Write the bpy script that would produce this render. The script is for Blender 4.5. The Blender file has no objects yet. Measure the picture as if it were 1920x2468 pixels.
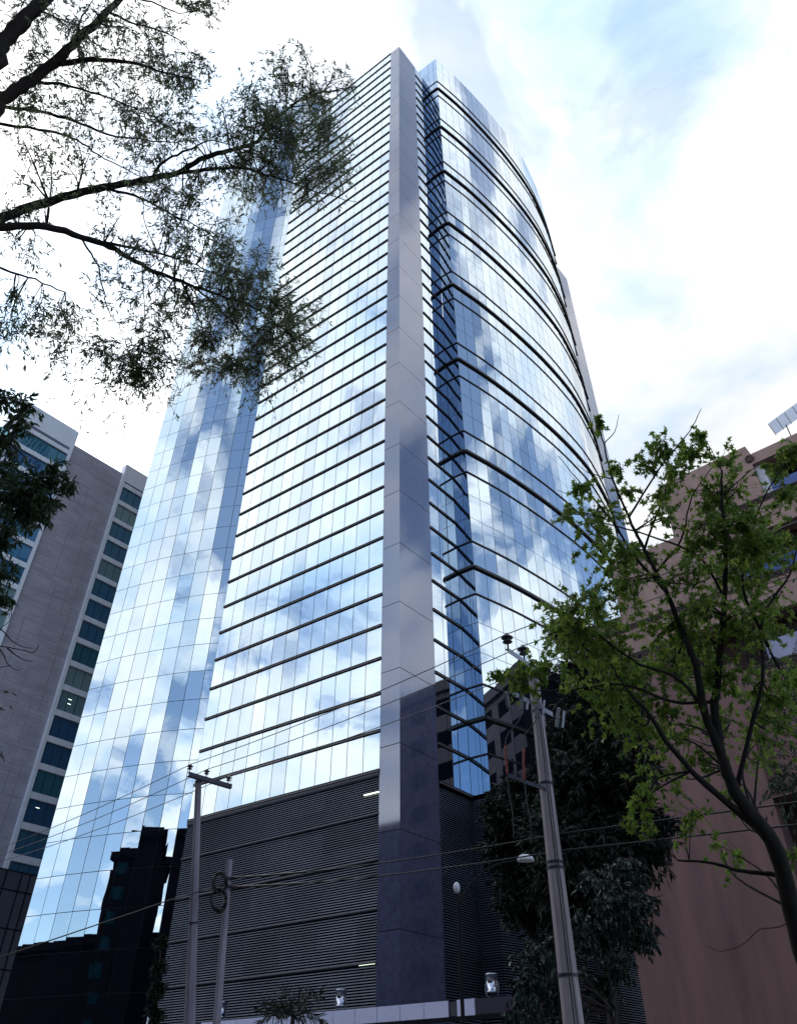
import bpy, math, random
from mathutils import Vector
R = math.radians
scene = bpy.context.scene
COL = scene.collection

# ------------------------------------------------------------------ camera, sky, sun, exposure
CAM = Vector((0, 0, 1.6))
F_PX, PITCH, PW, PH = 1834.0, R(38.895), 1920, 2468
cd = bpy.data.cameras.new("camera")
cam = bpy.data.objects.new("camera", cd)
COL.objects.link(cam)
cam.location = CAM
cam.rotation_euler = (R(90) + PITCH, 0, 0)
cd.sensor_fit = 'VERTICAL'
cd.sensor_height = 36
cd.lens = 36 * F_PX / PH
cd.clip_start, cd.clip_end = 0.1, 6000
scene.camera = cam
scene.view_settings.view_transform = 'Standard'
scene.view_settings.look = 'None'
scene.view_settings.exposure = 0.65
scene.view_settings.gamma = 1
scene.cycles.max_bounces = 8
scene.cycles.glossy_bounces = 6
scene.cycles.diffuse_bounces = 3
scene.cycles.caustics_reflective = False
scene.cycles.caustics_refractive = False


def ray(x, y):
    u, v = (x - PW / 2) / F_PX, -(y - PH / 2) / F_PX
    return Vector((u, math.cos(PITCH) - v * math.sin(PITCH), math.sin(PITCH) + v * math.cos(PITCH)))


def at_t(x, y, t):
    return CAM + ray(x, y) * t


def at_y(x, y, Y):
    d = ray(x, y)
    return CAM + d * (Y / d.y)


SUN = ray(330, 1000).normalized()
SUN_EL = math.asin(SUN.z)
SUN_AZ = math.atan2(SUN.x, SUN.y)

world = bpy.data.worlds.new("World")
scene.world = world
world.use_nodes = True
nt = world.node_tree
nt.nodes.clear()


def N(tree, kind, **kw):
    n = tree.nodes.new(kind)
    for k, v in kw.items():
        setattr(n, k, v)
    return n


def put(tree, sock, v):
    if isinstance(v, bpy.types.NodeSocket):
        tree.links.new(v, sock)
    elif v is not None:
        sock.default_value = v


def M(tree, op, a, b=None, c=None, clamp=False):
    n = N(tree, 'ShaderNodeMath', operation=op)
    n.use_clamp = clamp
    put(tree, n.inputs[0], a)
    put(tree, n.inputs[1], b)
    put(tree, n.inputs[2], c)
    return n.outputs[0]


def ramp(tree, fac, stops, interp='LINEAR'):
    n = N(tree, 'ShaderNodeValToRGB')
    n.color_ramp.interpolation = interp
    el = n.color_ramp.elements
    while len(el) > 1:
        el.remove(el[-1])
    el[0].position, el[0].color = stops[0][0], stops[0][1]
    for p, c in stops[1:]:
        e = el.new(p)
        e.color = c
    put(tree, n.inputs[0], fac)
    return n.outputs[0]


def g(v):
    return (v, v, v, 1)


def build_sky():
    t = nt
    tc = N(t, 'ShaderNodeTexCoord').outputs['Generated']
    sep = N(t, 'ShaderNodeSeparateXYZ')
    t.links.new(tc, sep.inputs[0])
    x, y, z = sep.outputs
    zc = M(t, 'ADD', M(t, 'MAXIMUM', z, 0.0), 0.30)
    cmb = N(t, 'ShaderNodeCombineXYZ')
    put(t, cmb.inputs[0], M(t, 'DIVIDE', x, zc))
    put(t, cmb.inputs[1], M(t, 'DIVIDE', y, zc))
    cmb.inputs[2].default_value = 11.3

    def noise(scale, detail, rough, dist=0.0):
        n = N(t, 'ShaderNodeTexNoise')
        n.inputs['Scale'].default_value = scale
        n.inputs['Detail'].default_value = detail
        n.inputs['Roughness'].default_value = rough
        n.inputs['Distortion'].default_value = dist
        t.links.new(cmb.outputs[0], n.inputs['Vector'])
        return n.outputs['Fac']
    big, fine = noise(1.9, 3, .5), noise(5.2, 10, .55, .5)
    dens = M(t, 'ADD', M(t, 'MULTIPLY', big, .55), M(t, 'MULTIPLY', fine, .45))
    # more cloud toward the sun side and ahead, more open sky behind and to the right
    ahead = M(t, 'ADD', M(t, 'MULTIPLY', y, 0.075), M(t, 'MULTIPLY', x, -0.05))
    dens = M(t, 'ADD', dens, ahead)
    mask = ramp(t, dens, [(0.468, g(.05)), (0.50, g(.42)), (0.53, g(.84)), (0.58, g(1))], 'EASE')
    # a thin high veil in the direction of the sun
    veil = M(t, 'MULTIPLY', M(t, 'POWER', M(t, 'MAXIMUM', y, 0.0), 0.5), 0.78)
    veil = M(t, 'MULTIPLY', veil, M(t, 'DIVIDE', M(t, 'SUBTRACT', 0.62, x), 0.25, clamp=True))
    mask = M(t, 'ADD', mask, M(t, 'MULTIPLY', M(t, 'SUBTRACT', 1.0, mask), veil))
    dot = N(t, 'ShaderNodeVectorMath', operation='DOT_PRODUCT')
    t.links.new(tc, dot.inputs[0])
    dot.inputs[1].default_value = SUN
    glow = M(t, 'POWER', M(t, 'MAXIMUM', dot.outputs['Value'], 0.0), 10.0)
    shade = ramp(t, noise(3.1, 8, .55, .3), [(0.34, (.52, .70, .92, 1)), (0.44, (.74, .84, .96, 1)), (0.52, (.95, .97, 1.0, 1)), (0.66, (1.12, 1.11, 1.10, 1))])
    sky = N(t, 'ShaderNodeTexSky', sky_type='NISHITA')
    sky.sun_disc = False
    sky.sun_elevation = SUN_EL
    sky.sun_rotation = SUN_AZ
    sky.air_density, sky.dust_density, sky.ozone_density = 1.0, 0.4, 1.0
    b1 = N(t, 'ShaderNodeBackground')
    t.links.new(sky.outputs[0], b1.inputs[0])
    b1.inputs[1].default_value = 0.15
    b2 = N(t, 'ShaderNodeBackground')
    t.links.new(shade, b2.inputs[0])
    put(t, b2.inputs[1], M(t, 'ADD', M(t, 'MULTIPLY', glow, 0.9), M(t, 'SUBTRACT', 1.0, M(t, 'MULTIPLY', M(t, 'MAXIMUM', y, 0.0), 0.60))))
    mx = N(t, 'ShaderNodeMixShader')
    put(t, mx.inputs[0], mask)
    t.links.new(b1.outputs[0], mx.inputs[1])
    t.links.new(b2.outputs[0], mx.inputs[2])
    out = N(t, 'ShaderNodeOutputWorld')
    t.links.new(mx.outputs[0], out.inputs[0])


build_sky()
sl = bpy.data.lights.new("sun", 'SUN')
sl.energy = 0.8
sl.angle = R(12)
sl.color = (1.0, 0.95, 0.88)
so = bpy.data.objects.new("sun", sl)
COL.objects.link(so)
so.rotation_euler = SUN.to_track_quat('Z', 'Y').to_euler()

# ------------------------------------------------------------------ helpers


class MB:
    """collects faces, links them as one mesh object"""

    def __init__(self):
        self.v, self.f, self.m = [], [], []

    def face(self, pts, m=0):
        i = len(self.v)
        self.v += [tuple(p) for p in pts]
        self.f.append(tuple(range(i, i + len(pts))))
        self.m.append(m)

    def frame_box(self, o, ax, ay, az, m=0):
        """box spanned by three edge vectors from corner o"""
        o, ax, ay, az = Vector(o), Vector(ax), Vector(ay), Vector(az)
        p = [o, o + ax, o + ax + ay, o + ay]
        q = [a + az for a in p]
        i = len(self.v)
        self.v += [tuple(a) for a in p + q]
        for f in ((3, 2, 1, 0), (4, 5, 6, 7), (0, 1, 5, 4), (1, 2, 6, 5), (2, 3, 7, 6), (3, 0, 4, 7)):
            self.f.append(tuple(i + k for k in f))
            self.m.append(m)

    def box(self, c, s, m=0):
        self.frame_box((c[0] - s[0] / 2, c[1] - s[1] / 2, c[2] - s[2] / 2), (s[0], 0, 0), (0, s[1], 0), (0, 0, s[2]), m)

    def tube(self, pts, rad, n=6, m=0, cap=True):
        pts = [Vector(p) for p in pts]
        if not isinstance(rad, (list, tuple)):
            rad = [rad] * len(pts)
        base = len(self.v)
        up = None
        for i, p in enumerate(pts):
            d = (pts[min(i + 1, len(pts) - 1)] - pts[max(i - 1, 0)])
            if d.length < 1e-9:
                d = Vector((0, 0, 1))
            d.normalize()
            if up is None:
                up = d.orthogonal().normalized()
            else:
                up = up - d * up.dot(d)
                up = up.normalized() if up.length > 1e-6 else d.orthogonal().normalized()
            s = d.cross(up)
            for k in range(n):
                a = 2 * math.pi * k / n
                self.v.append(tuple(p + (up * math.cos(a) + s * math.sin(a)) * rad[i]))
        for i in range(len(pts) - 1):
            for k in range(n):
                a, b = base + i * n + k, base + i * n + (k + 1) % n
                self.f.append((a, b, b + n, a + n))
                self.m.append(m)
        if cap:
            self.f.append(tuple(base + k for k in reversed(range(n))))
            self.m.append(m)
            e = base + (len(pts) - 1) * n
            self.f.append(tuple(e + k for k in range(n)))
            self.m.append(m)

    def lathe(self, prof, o=(0, 0, 0), axis=(0, 0, 1), n=16, m=0):
        """profile of (radius, height) along axis"""
        ax = Vector(axis).normalized()
        u = ax.orthogonal().normalized()
        w = ax.cross(u)
        o = Vector(o)
        base = len(self.v)
        for r_, h in prof:
            for k in range(n):
                a = 2 * math.pi * k / n
                self.v.append(tuple(o + ax * h + (u * math.cos(a) + w * math.sin(a)) * r_))
        for i in range(len(prof) - 1):
            for k in range(n):
                a, b = base + i * n + k, base + i * n + (k + 1) % n
                self.f.append((a, b, b + n, a + n))
                self.m.append(m)

    def build(self, name, mats, parent=None, smooth=False):
        me = bpy.data.meshes.new(name)
        me.from_pydata(self.v, [], self.f)
        if not isinstance(mats, (list, tuple)):
            mats = [mats]
        for m in mats:
            me.materials.append(m)
        if len(mats) > 1:
            me.polygons.foreach_set('material_index', self.m)
        if smooth:
            me.polygons.foreach_set('use_smooth', [True] * len(me.polygons))
        me.update()
        o = bpy.data.objects.new(name, me)
        COL.objects.link(o)
        if parent:
            o.parent = parent
            o.matrix_parent_inverse = parent.matrix_world.inverted() if False else o.matrix_parent_inverse
            # parts are written in world coordinates: undo the thing's own place
            w = Vector(parent['_o']) if '_o' in parent else Vector((0, 0, 0))
            if w.length:
                for vv in me.vertices:
                    vv.co -= w
            o['_o'] = (w.x, w.y, w.z)
        return o


def tag(o, label=None, cat=None, group=None, kind=None):
    for k, v in (('label', label), ('category', cat), ('group', group), ('kind', kind)):
        if v:
            o[k] = v
    return o


def thing(name, label, cat, loc=(0, 0, 0), group=None):
    o = bpy.data.objects.new(name, None)
    COL.objects.link(o)
    o.location = loc
    o['_o'] = tuple(loc)
    return tag(o, label, cat, group)


def copy_tree(o, parent=None, offset=None):
    c = o.copy()
    COL.objects.link(c)
    if parent:
        c.parent = parent
    if offset is not None:
        c.location = Vector(o.location) + Vector(offset)
    for ch in o.children:
        copy_tree(ch, c)
    return c


# ------------------------------------------------------------------ materials
def mat(name, col=(.5, .5, .5), rough=.6, metal=0.0, var=0.0, scale=4.0, spec=.5, bump=0.0, bscale=None, island=0.0,
        stretch=(1, 1, 1), col2=None, coat=0.0, detail=6):
    m = bpy.data.materials.new(name)
    m.use_nodes = True
    t = m.node_tree
    b = t.nodes['Principled BSDF']
    b.inputs['Base Color'].default_value = (*col, 1)
    b.inputs['Roughness'].default_value = rough
    b.inputs['Metallic'].default_value = metal
    b.inputs['Specular IOR Level'].default_value = spec
    b.inputs['Coat Weight'].default_value = coat
    b.inputs['Coat Roughness'].default_value = .04
    tc = N(t, 'ShaderNodeTexCoord').outputs['Object']
    mp = N(t, 'ShaderNodeMapping')
    mp.inputs['Scale'].default_value = stretch
    t.links.new(tc, mp.inputs[0])
    c2 = col2 or tuple(max(0, c * (1 - var)) for c in col)
    c1 = col if col2 else tuple(c * (1 + var) for c in col)
    if var or col2:
        n = N(t, 'ShaderNodeTexNoise')
        n.inputs['Scale'].default_value = scale
        n.inputs['Detail'].default_value = detail
        n.inputs['Roughness'].default_value = .6
        t.links.new(mp.outputs[0], n.inputs['Vector'])
        c = ramp(t, n.outputs['Fac'], [(.32, (*c2, 1)), (.68, (*c1, 1))])
        if island:
            gi = N(t, 'ShaderNodeNewGeometry').outputs['Random Per Island']
            hs = N(t, 'ShaderNodeHueSaturation')
            t.links.new(c, hs.inputs['Color'])
            put(t, hs.inputs['Value'], M(t, 'ADD', M(t, 'MULTIPLY', gi, 2 * island), 1 - island))
            c = hs.outputs[0]
        t.links.new(c, b.inputs['Base Color'])
    if bump:
        n2 = N(t, 'ShaderNodeTexNoise')
        n2.inputs['Scale'].default_value = bscale or scale
        n2.inputs['Detail'].default_value = 5
        t.links.new(mp.outputs[0], n2.inputs['Vector'])
        bm_ = N(t, 'ShaderNodeBump')
        bm_.inputs['Strength'].default_value = bump
        t.links.new(n2.outputs['Fac'], bm_.inputs['Height'])
        t.links.new(bm_.outputs[0], b.inputs['Normal'])
    return m


def mirror_glass(name, tint, inner, low, wav=0.006, wscale=.3):
    """coated facade glass: tinted mirror over a dark room, stronger at grazing angles"""
    m = bpy.data.materials.new(name)
    m.use_nodes = True
    t = m.node_tree
    t.nodes.clear()
    gl = N(t, 'ShaderNodeBsdfGlossy')
    gl.inputs['Roughness'].default_value = .006
    df = N(t, 'ShaderNodeBsdfDiffuse')
    df.inputs['Color'].default_value = (*inner, 1)
    lw = N(t, 'ShaderNodeLayerWeight')
    lw.inputs['Blend'].default_value = .5
    fac = M(t, 'ADD', M(t, 'MULTIPLY', M(t, 'POWER', lw.outputs['Facing'], 3.0), .95 - low), low, clamp=True)
    mixc = N(t, 'ShaderNodeMix', data_type='RGBA')
    put(t, mixc.inputs[0], M(t, 'POWER', lw.outputs['Facing'], 4.0))
    mixc.inputs[6].default_value = (*tint, 1)
    mixc.inputs[7].default_value = (.95, .97, 1, 1)
    t.links.new(mixc.outputs[2], gl.inputs['Color'])
    n = N(t, 'ShaderNodeTexNoise')
    n.inputs['Scale'].default_value = wscale
    n.inputs['Detail'].default_value = 1
    tc = N(t, 'ShaderNodeTexCoord').outputs['Object']
    t.links.new(tc, n.inputs['Vector'])
    bp = N(t, 'ShaderNodeBump')
    bp.inputs['Strength'].default_value = 1.0
    bp.inputs['Distance'].default_value = wav
    t.links.new(n.outputs['Fac'], bp.inputs['Height'])
    t.links.new(bp.outputs[0], gl.inputs['Normal'])
    gi = N(t, 'ShaderNodeNewGeometry').outputs['Random Per Island']
    fac = M(t, 'MULTIPLY', fac, M(t, 'SUBTRACT', 1.0, M(t, 'MULTIPLY', M(t, 'POWER', gi, 3.0), .16)))
    mx = N(t, 'ShaderNodeMixShader')
    put(t, mx.inputs[0], fac)
    t.links.new(df.outputs[0], mx.inputs[1])
    t.links.new(gl.outputs[0], mx.inputs[2])
    o = N(t, 'ShaderNodeOutputMaterial')
    t.links.new(mx.outputs[0], o.inputs[0])
    return m


def leaf_mat(name, c1, c2, trans=.35, rough=.45, spec=.4):
    m = bpy.data.materials.new(name)
    m.use_nodes = True
    t = m.node_tree
    b = t.nodes['Principled BSDF']
    gi = N(t, 'ShaderNodeNewGeometry').outputs['Random Per Island']
    c = ramp(t, gi, [(0, (*c1, 1)), (1, (*c2, 1))])
    t.links.new(c, b.inputs['Base Color'])
    b.inputs['Roughness'].default_value = rough
    b.inputs['Specular IOR Level'].default_value = spec
    tr = N(t, 'ShaderNodeBsdfTranslucent')
    t.links.new(c, tr.inputs['Color'])
    mx = N(t, 'ShaderNodeMixShader')
    mx.inputs[0].default_value = trans
    t.links.new(b.outputs[0], mx.inputs[1])
    t.links.new(tr.outputs[0], mx.inputs[2])
    t.links.new(mx.outputs[0], t.nodes['Material Output'].inputs[0])
    return m


def lit(name, col, e):
    m = bpy.data.materials.new(name)
    m.use_nodes = True
    b = m.node_tree.nodes['Principled BSDF']
    b.inputs['Base Color'].default_value = (*col, 1)
    b.inputs['Emission Color'].default_value = (*col, 1)
    b.inputs['Emission Strength'].default_value = e
    return m


GLASS = mirror_glass('tower_glass', (.78, .91, 1.0), (.006, .010, .022), .74)
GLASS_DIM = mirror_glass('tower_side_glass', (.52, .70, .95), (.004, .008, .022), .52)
JOINT = mat('joint_sealant', (.012, .013, .02), .7, var=.2)
def louvre_panels(m):
    t = m.node_tree
    b = t.nodes['Principled BSDF']
    src = b.inputs['Base Color'].links[0].from_socket
    tc = N(t, 'ShaderNodeTexCoord').outputs['Object']
    d1 = N(t, 'ShaderNodeVectorMath', operation='DOT_PRODUCT')
    t.links.new(tc, d1.inputs[0])
    d1.inputs[1].default_value = (.80997, -.58647, 0)
    sp = N(t, 'ShaderNodeSeparateXYZ')
    t.links.new(tc, sp.inputs[0])
    cb = N(t, 'ShaderNodeCombineXYZ')
    put(t, cb.inputs[0], M(t, 'FLOOR', M(t, 'DIVIDE', d1.outputs['Value'], 3.55)))
    put(t, cb.inputs[1], M(t, 'FLOOR', M(t, 'DIVIDE', sp.outputs[2], 1.6)))
    wn = N(t, 'ShaderNodeTexWhiteNoise')
    wn.noise_dimensions = '2D'
    t.links.new(cb.outputs[0], wn.inputs['Vector'])
    hs = N(t, 'ShaderNodeHueSaturation')
    t.links.new(src, hs.inputs['Color'])
    put(t, hs.inputs['Value'], M(t, 'ADD', M(t, 'MULTIPLY', wn.outputs['Value'], .45), .78))
    t.links.new(hs.outputs[0], b.inputs['Base Color'])


BAR = mat('transom_bronze', (.022, .019, .024), .45, metal=.3, var=.25, scale=2)
BARL = mat('transom_face', (.26, .225, .235), .5, metal=.2, var=.2, scale=1.5)
GRANITE = mat('polished_granite', (.072, .078, .140), .06, var=.2, scale=2.5, spec=1.0, island=.17, coat=0.0, detail=12)
GRANITE.node_tree.nodes['Principled BSDF'].inputs['IOR'].default_value = 1.9
GRANITE.node_tree.nodes['Principled BSDF'].inputs['Specular Tint'].default_value = (.76, .83, 1.0, 1)
LOUVRE = mat('louvre_blade', (.105, .12, .165), .42, metal=.4, var=.18, scale=.25, stretch=(1, 1, .6))
LOUVRE_B = mat('louvre_beam', (.07, .072, .095), .5, metal=.3, var=.2)
DARK = mat('dark_void', (.004, .004, .007), 1.0, var=.2, spec=.05)
ROOF = mat('roof_gravel', (.2, .2, .2), .9, var=.2)
CONC = mat('board_marked_concrete', (.45, .415, .49), .85, col2=(.34, .31, .375), scale=.35, bump=.25, bscale=5, stretch=(1, 1, 2.5))
WHITEP = mat('white_cladding', (.78, .80, .90), .45, var=.05, scale=.6)
OFFGLASS = mirror_glass('office_glass', (.35, .55, .72), (.035, .13, .24), .16, .003, .5)
OFFGLASS2 = mirror_glass('office_glass_grey', (.40, .58, .66), (.15, .25, .30), .16, .003, .5)
BASEGLASS = mirror_glass('podium_glass', (.6, .68, .92), (.02, .025, .05), .46, .002, .4)
FRAME = mat('black_frame', (.008, .008, .012), .7, var=.1, spec=.2)
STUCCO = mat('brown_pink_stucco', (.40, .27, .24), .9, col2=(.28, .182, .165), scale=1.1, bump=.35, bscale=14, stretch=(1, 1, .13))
MOULD = mat('dark_moulding', (.075, .048, .046), .7, var=.2)
CONCP = mat('pole_concrete', (.36, .32, .40), .8, col2=(.19, .165, .22), scale=3, bump=.3, bscale=20, stretch=(1, 1, .15))
POLE2 = mat('pole_wood_grey', (.52, .46, .52), .8, col2=(.26, .22, .25), scale=6, bump=.4, bscale=30, stretch=(2, 2, .12))
STEEL = mat('galvanised_steel', (.32, .34, .42), .5, metal=.6, var=.2, scale=6)
STEELD = mat('dark_steel', (.05, .05, .075), .5, metal=.5, var=.2, scale=6)
PORC = mat('insulator_porcelain', (.035, .03, .038), .15, spec=.8, var=.1)
PORCG = mat('insulator_grey', (.22, .23, .28), .3, spec=.6, var=.1)
WIRE = mat('wire_alloy', (.33, .31, .33), .5, metal=.5, var=.1)
CABLE = mat('black_cable', (.012, .011, .014), .5, var=.2)
REDC = mat('red_cable_sleeve', (.22, .018, .018), .5, var=.25, scale=10)
CHROME = mat('brushed_stainless', (.55, .57, .66), .18, metal=1.0, var=.1, scale=3, stretch=(6, 6, .3))
LAMPW = mat('lamp_white', (.72, .72, .78), .4, var=.05)
BARK = mat('bark_dark', (.035, .026, .026), .9, col2=(.014, .010, .011), scale=14, bump=.6, bscale=30, stretch=(1, 1, .3))
BARKG = mat('bark_grey', (.020, .016, .017), .95, col2=(.007, .006, .006), scale=10, bump=.6, bscale=25, stretch=(1, 1, .3))
WILLOW = leaf_mat('willow_leaf', (.11, .15, .075), (.20, .225, .14), .55)
FRESNO = leaf_mat('ash_leaf', (.018, .042, .016), (.045, .075, .032), .30)
MAPLE = leaf_mat('sweetgum_leaf', (.095, .19, .030), (.28, .38, .075), .6)
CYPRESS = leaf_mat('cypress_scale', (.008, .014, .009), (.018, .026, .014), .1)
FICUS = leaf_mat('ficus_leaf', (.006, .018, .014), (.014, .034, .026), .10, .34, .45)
PALM = leaf_mat('palm_leaf', (.010, .016, .009), (.02, .028, .014), .1)
TUBE = lit('fluorescent_tube', (.80, 1.0, .78), 1.6)
ASPHALT = mat('asphalt', (.05, .05, .052), .9, var=.25, scale=3)
PAVE = mat('pavement_slabs', (.20, .195, .19), .9, var=.2, scale=1.5)
SOIL = mat('earth', (.06, .05, .04), 1, var=.3)
PAINT = mat('road_paint', (.75, .75, .72), .7, var=.1)
BROWNB = mat('brown_render', (.13, .095, .10), .9, var=.15)
DKBLD = mat('dark_brown_cladding', (.005, .004, .006), 1.0, spec=.05, var=.2)
TEALG = mirror_glass('teal_glass', (.10, .30, .36), (.002, .02, .028), .14)
BLUEAWN = mat('blue_grey_panel', (.26, .28, .44), .35, var=.12, scale=1.2, stretch=(1, 1, .2))
BLUEGL = mirror_glass('blue_balcony_glass', (.20, .30, .70), (.008, .014, .06), .2)
POLYC = leaf_mat('ribbed_polycarbonate', (.82, .85, .92), (.86, .9, .95), .85, .3)
CANOPY = mat('pale_composite_panel', (.62, .63, .86), .4, var=.05)

louvre_panels(LOUVRE)
# ------------------------------------------------------------------ ground
S = 3.2                      # storey height of the tower
ZL = CAM.z + 6.644 * S       # top of the louvred podium


def K(k):
    return ZL + k * S


q = S / 2.2


def V2(x, y):
    return Vector((x * q, y * q))


mb = MB()
mb.face([(-3000, -3000, -.02), (3000, -3000, -.02), (3000, 3000, -.02), (-3000, 3000, -.02)])
tag(mb.build('ground', SOIL), kind='structure')
LD = Vector((.80997, -.58647))        # along the tower's street front, toward the right
LN = Vector((-.58647, -.80997))       # out of that front, toward the camera


def strip_of(name, m, a, b, z, h=0.0):
    """a long band parallel to the street, a..b metres out from the tower front"""
    o = V2(.07, 39.07)
    mb = MB()
    p0 = o + LN * a - LD * 250
    ax, ay = LD * 500, LN * (b - a)
    mb.frame_box((p0.x, p0.y, z - .2), (ax.x, ax.y, 0), (ay.x, ay.y, 0), (0, 0, .2 + h))
    return tag(mb.build(name, m), kind='structure')


strip_of('road', ASPHALT, 29.5, 43.5, 0.0)
strip_of('pavement', PAVE, -1.0, 29.5, 0.13)
strip_of('pavement', PAVE, 43.5, 60, 0.13)
o = V2(.07, 39.07)
mb = MB()
for i in range(-30, 30):
    p = o + LN * 36.4 + LD * (i * 6.0)
    ax, ay = LD * 2.4, LN * .14
    mb.face([(p.x, p.y, .004), (p.x + ax.x, p.y + ax.y, .004), (p.x + ax.x + ay.x, p.y + ax.y + ay.y, .004), (p.x + ay.x, p.y + ay.y, .004)])
tag(mb.build('road_marking', PAINT), kind='structure')

# ------------------------------------------------------------------ office tower
rnd = random.Random(11)
Lp, Rp = V2(-5.893 * 2.2, 22.05 * 2.2), V2(-.4515 * 2.2, 18.11 * 2.2)
C = V2(.075, 39.066)
RD = Vector((math.sin(R(39.8)), math.cos(R(39.8))))     # along the right-hand return
P2 = C + RD * 3.29 * q
I_ = V2(4.160, 43.962)
O_ = V2(5.185, 43.222)
RC = [V2(*p) for p in ((5.185, 43.222), (8.30, 45.69), (12.13, 49.26), (15.76, 53.06), (18.98, 57.05), (21.11, 60.48), (22.82, 63.74), (24.12, 66.9), (24.72, 68.25))]
LC = [V2(*p) for p in ((-23.36, 53.15), (-22.22, 52.63), (-21.12, 52.13), (-19.94, 51.66), (-18.76, 51.24), (-17.58, 50.85), (-16.36, 50.49), (-15.15, 50.19), (-13.95, 49.99), (-12.74, 49.86), (-11.5, 49.8), (-10.3, 49.82))]


def catmull(pts, n):
    out = []
    P = [pts[0] * 2 - pts[1]] + list(pts) + [pts[-1] * 2 - pts[-2]]
    for i in range(1, len(P) - 2):
        for j in range(n):
            s = j / n
            a, b, c_, d = P[i - 1], P[i], P[i + 1], P[i + 2]
            out.append(.5 * ((2 * b) + (c_ - a) * s + (2 * a - 5 * b + 4 * c_ - d) * s * s + (3 * b - a - 3 * c_ + d) * s ** 3))
    out.append(pts[-1])
    return out


def resample(pts, step=None, n=None):
    L = [0]
    for a, b in zip(pts, pts[1:]):
        L.append(L[-1] + (b - a).length)
    n = n or max(1, round(L[-1] / step))
    out, j = [], 0
    for i in range(n + 1):
        s = L[-1] * i / n
        while j < len(pts) - 2 and L[j + 1] < s:
            j += 1
        out.append(pts[j].lerp(pts[j + 1], (s - L[j]) / max(1e-9, L[j + 1] - L[j])))
    return out


def out_n(a, b):
    d = (b - a).normalized()
    return Vector((d.y, -d.x))


PANE = S * .517
left_path = resample([Lp, Rp], n=13)
ret_a = resample([P2, I_], n=3)
ret_b = resample([I_, O_], n=1) if False else [I_, I_.lerp(O_, .62), O_]
right_path = resample(catmull(RC, 6), PANE)
left_curve = LC


def strip_mesh(mb, path, z0, z1, tilt=.003, gap=.028, back=True, gm=0):
    """one storey of a curtain wall: every pane its own slightly tilted sheet with a sealant gap"""
    for a, b in zip(path, path[1:]):
        n = out_n(a, b)
        d = (b - a)
        L = d.length
        d = d / L
        p, r_ = a + d * gap, b - d * gap
        t = [rnd.gauss(0, tilt) for _ in range(3)]
        e = [t[0] + t[1], t[0] - t[1], -t[0] - t[1] * .6, -t[0] + t[1] * .6]
        cs = [(p, z0 + gap), (r_, z0 + gap), (r_, z1 - gap), (p, z1 - gap)]
        mb.face([(c.x + n.x * w, c.y + n.y * w, z) for (c, z), w in zip(cs, e)], gm)
        if back:
            k = n * -.04
            mb.face([(a.x + k.x, a.y + k.y, z0), (b.x + k.x, b.y + k.y, z0), (b.x + k.x, b.y + k.y, z1), (a.x + k.x, a.y + k.y, z1)], 2)


def offset_path(path, w):
    out = []
    for i, p in enumerate(path):
        ns = []
        if i > 0:
            ns.append(out_n(path[i - 1], p))
        if i < len(path) - 1:
            ns.append(out_n(p, path[i + 1]))
        n = (ns[0] + ns[-1])
        n.normalize()
        out.append(p + n * (w / max(.3, n.dot(ns[0]))))
    return out


def sweep(mb, path, prof, m=0, face_m=None):
    """prof: closed loop of (outward offset, z)"""
    rings = [[(o.x, o.y, z) for o in offset_path(path, w)] if False else (offset_path(path, w), z) for w, z in prof]
    n = len(rings)
    for j in range(n):
        (pa, za), (pb, zb) = rings[j], rings[(j + 1) % n]
        mm = face_m[j] if face_m else m
        for i in range(len(path) - 1):
            mb.face([(pa[i].x, pa[i].y, za), (pa[i + 1].x, pa[i + 1].y, za), (pb[i + 1].x, pb[i + 1].y, zb), (pb[i].x, pb[i].y, zb)], mm)
    for idx in (0, -1):
        mb.face([(pp[idx].x, pp[idx].y, z) for pp, z in rings], m)


def bar_prof(z, w, h):
    """bronze transom: two projecting flanges with a paler web between"""
    return [(.0, z - h), (w, z - h), (w, z - h * .45), (w * .62, z - h * .42), (w * .62, z + h * .42), (w, z + h * .45), (w, z + h), (.0, z + h)], [0, 0, 0, 1, 0, 0, 0, 0]


tower = thing('office_tower', 'tall mirror-glass office tower with striped front, granite corner pillar and curved sides', 'tower', (0, 57, 0))
MATS = [GLASS, GLASS_DIM, JOINT]
far_strip, far_bar = MB(), MB()

# striped street front: 43 storeys, each a strip of panes with its transom
for k in range(43):
    mb = MB()
    strip_mesh(mb, left_path, K(k), K(k + 1))
    st = mb.build('window_strip', MATS, tower)
    b = MB()
    pf, fm = bar_prof(K(k), .13, .115)
    sweep(b, left_path, pf, 0, fm)
    b.build('transom', [BAR, BARL], st)
b = MB()
pf, fm = bar_prof(K(43), .12, .10)
sweep(b, left_path, pf, 0, fm)
b.build('parapet_coping', [BAR, BARL], tower)

# right-hand curved front
for k in range(0, 46):
    mb = MB()
    z1 = K(k + 1) if k < 45 else K(46.37)
    near = 0 <= k < 32
    tgt = mb if near else far_strip
    strip_mesh(tgt, right_path, K(k), z1)
    st = mb.build('window_strip', MATS, tower) if near else None
    ph = k % 5
    if ph in (1, 2, 3) and k > 0:
        bb = MB() if near else far_bar
        w, h = (.25, .145) if ph == 2 else (.11, .062)
        rp = right_path
        sweep(bb, rp, [(0, K(k) - h), (w, K(k) - h), (w, K(k) + h), (0, K(k) + h)])
        # the same bar turns the corner along the short return
        if ph == 2:
            sweep(bb, ret_b, [(0, K(k) - h), (w, K(k) - h), (w, K(k) + h), (0, K(k) + h)])
        else:
            sweep(bb, ret_b, [(0, K(k) - h), (w, K(k) - h), (w, K(k) + h), (0, K(k) + h)])
        if near:
            bb.build('transom', [BAR, BARL], st)
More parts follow.
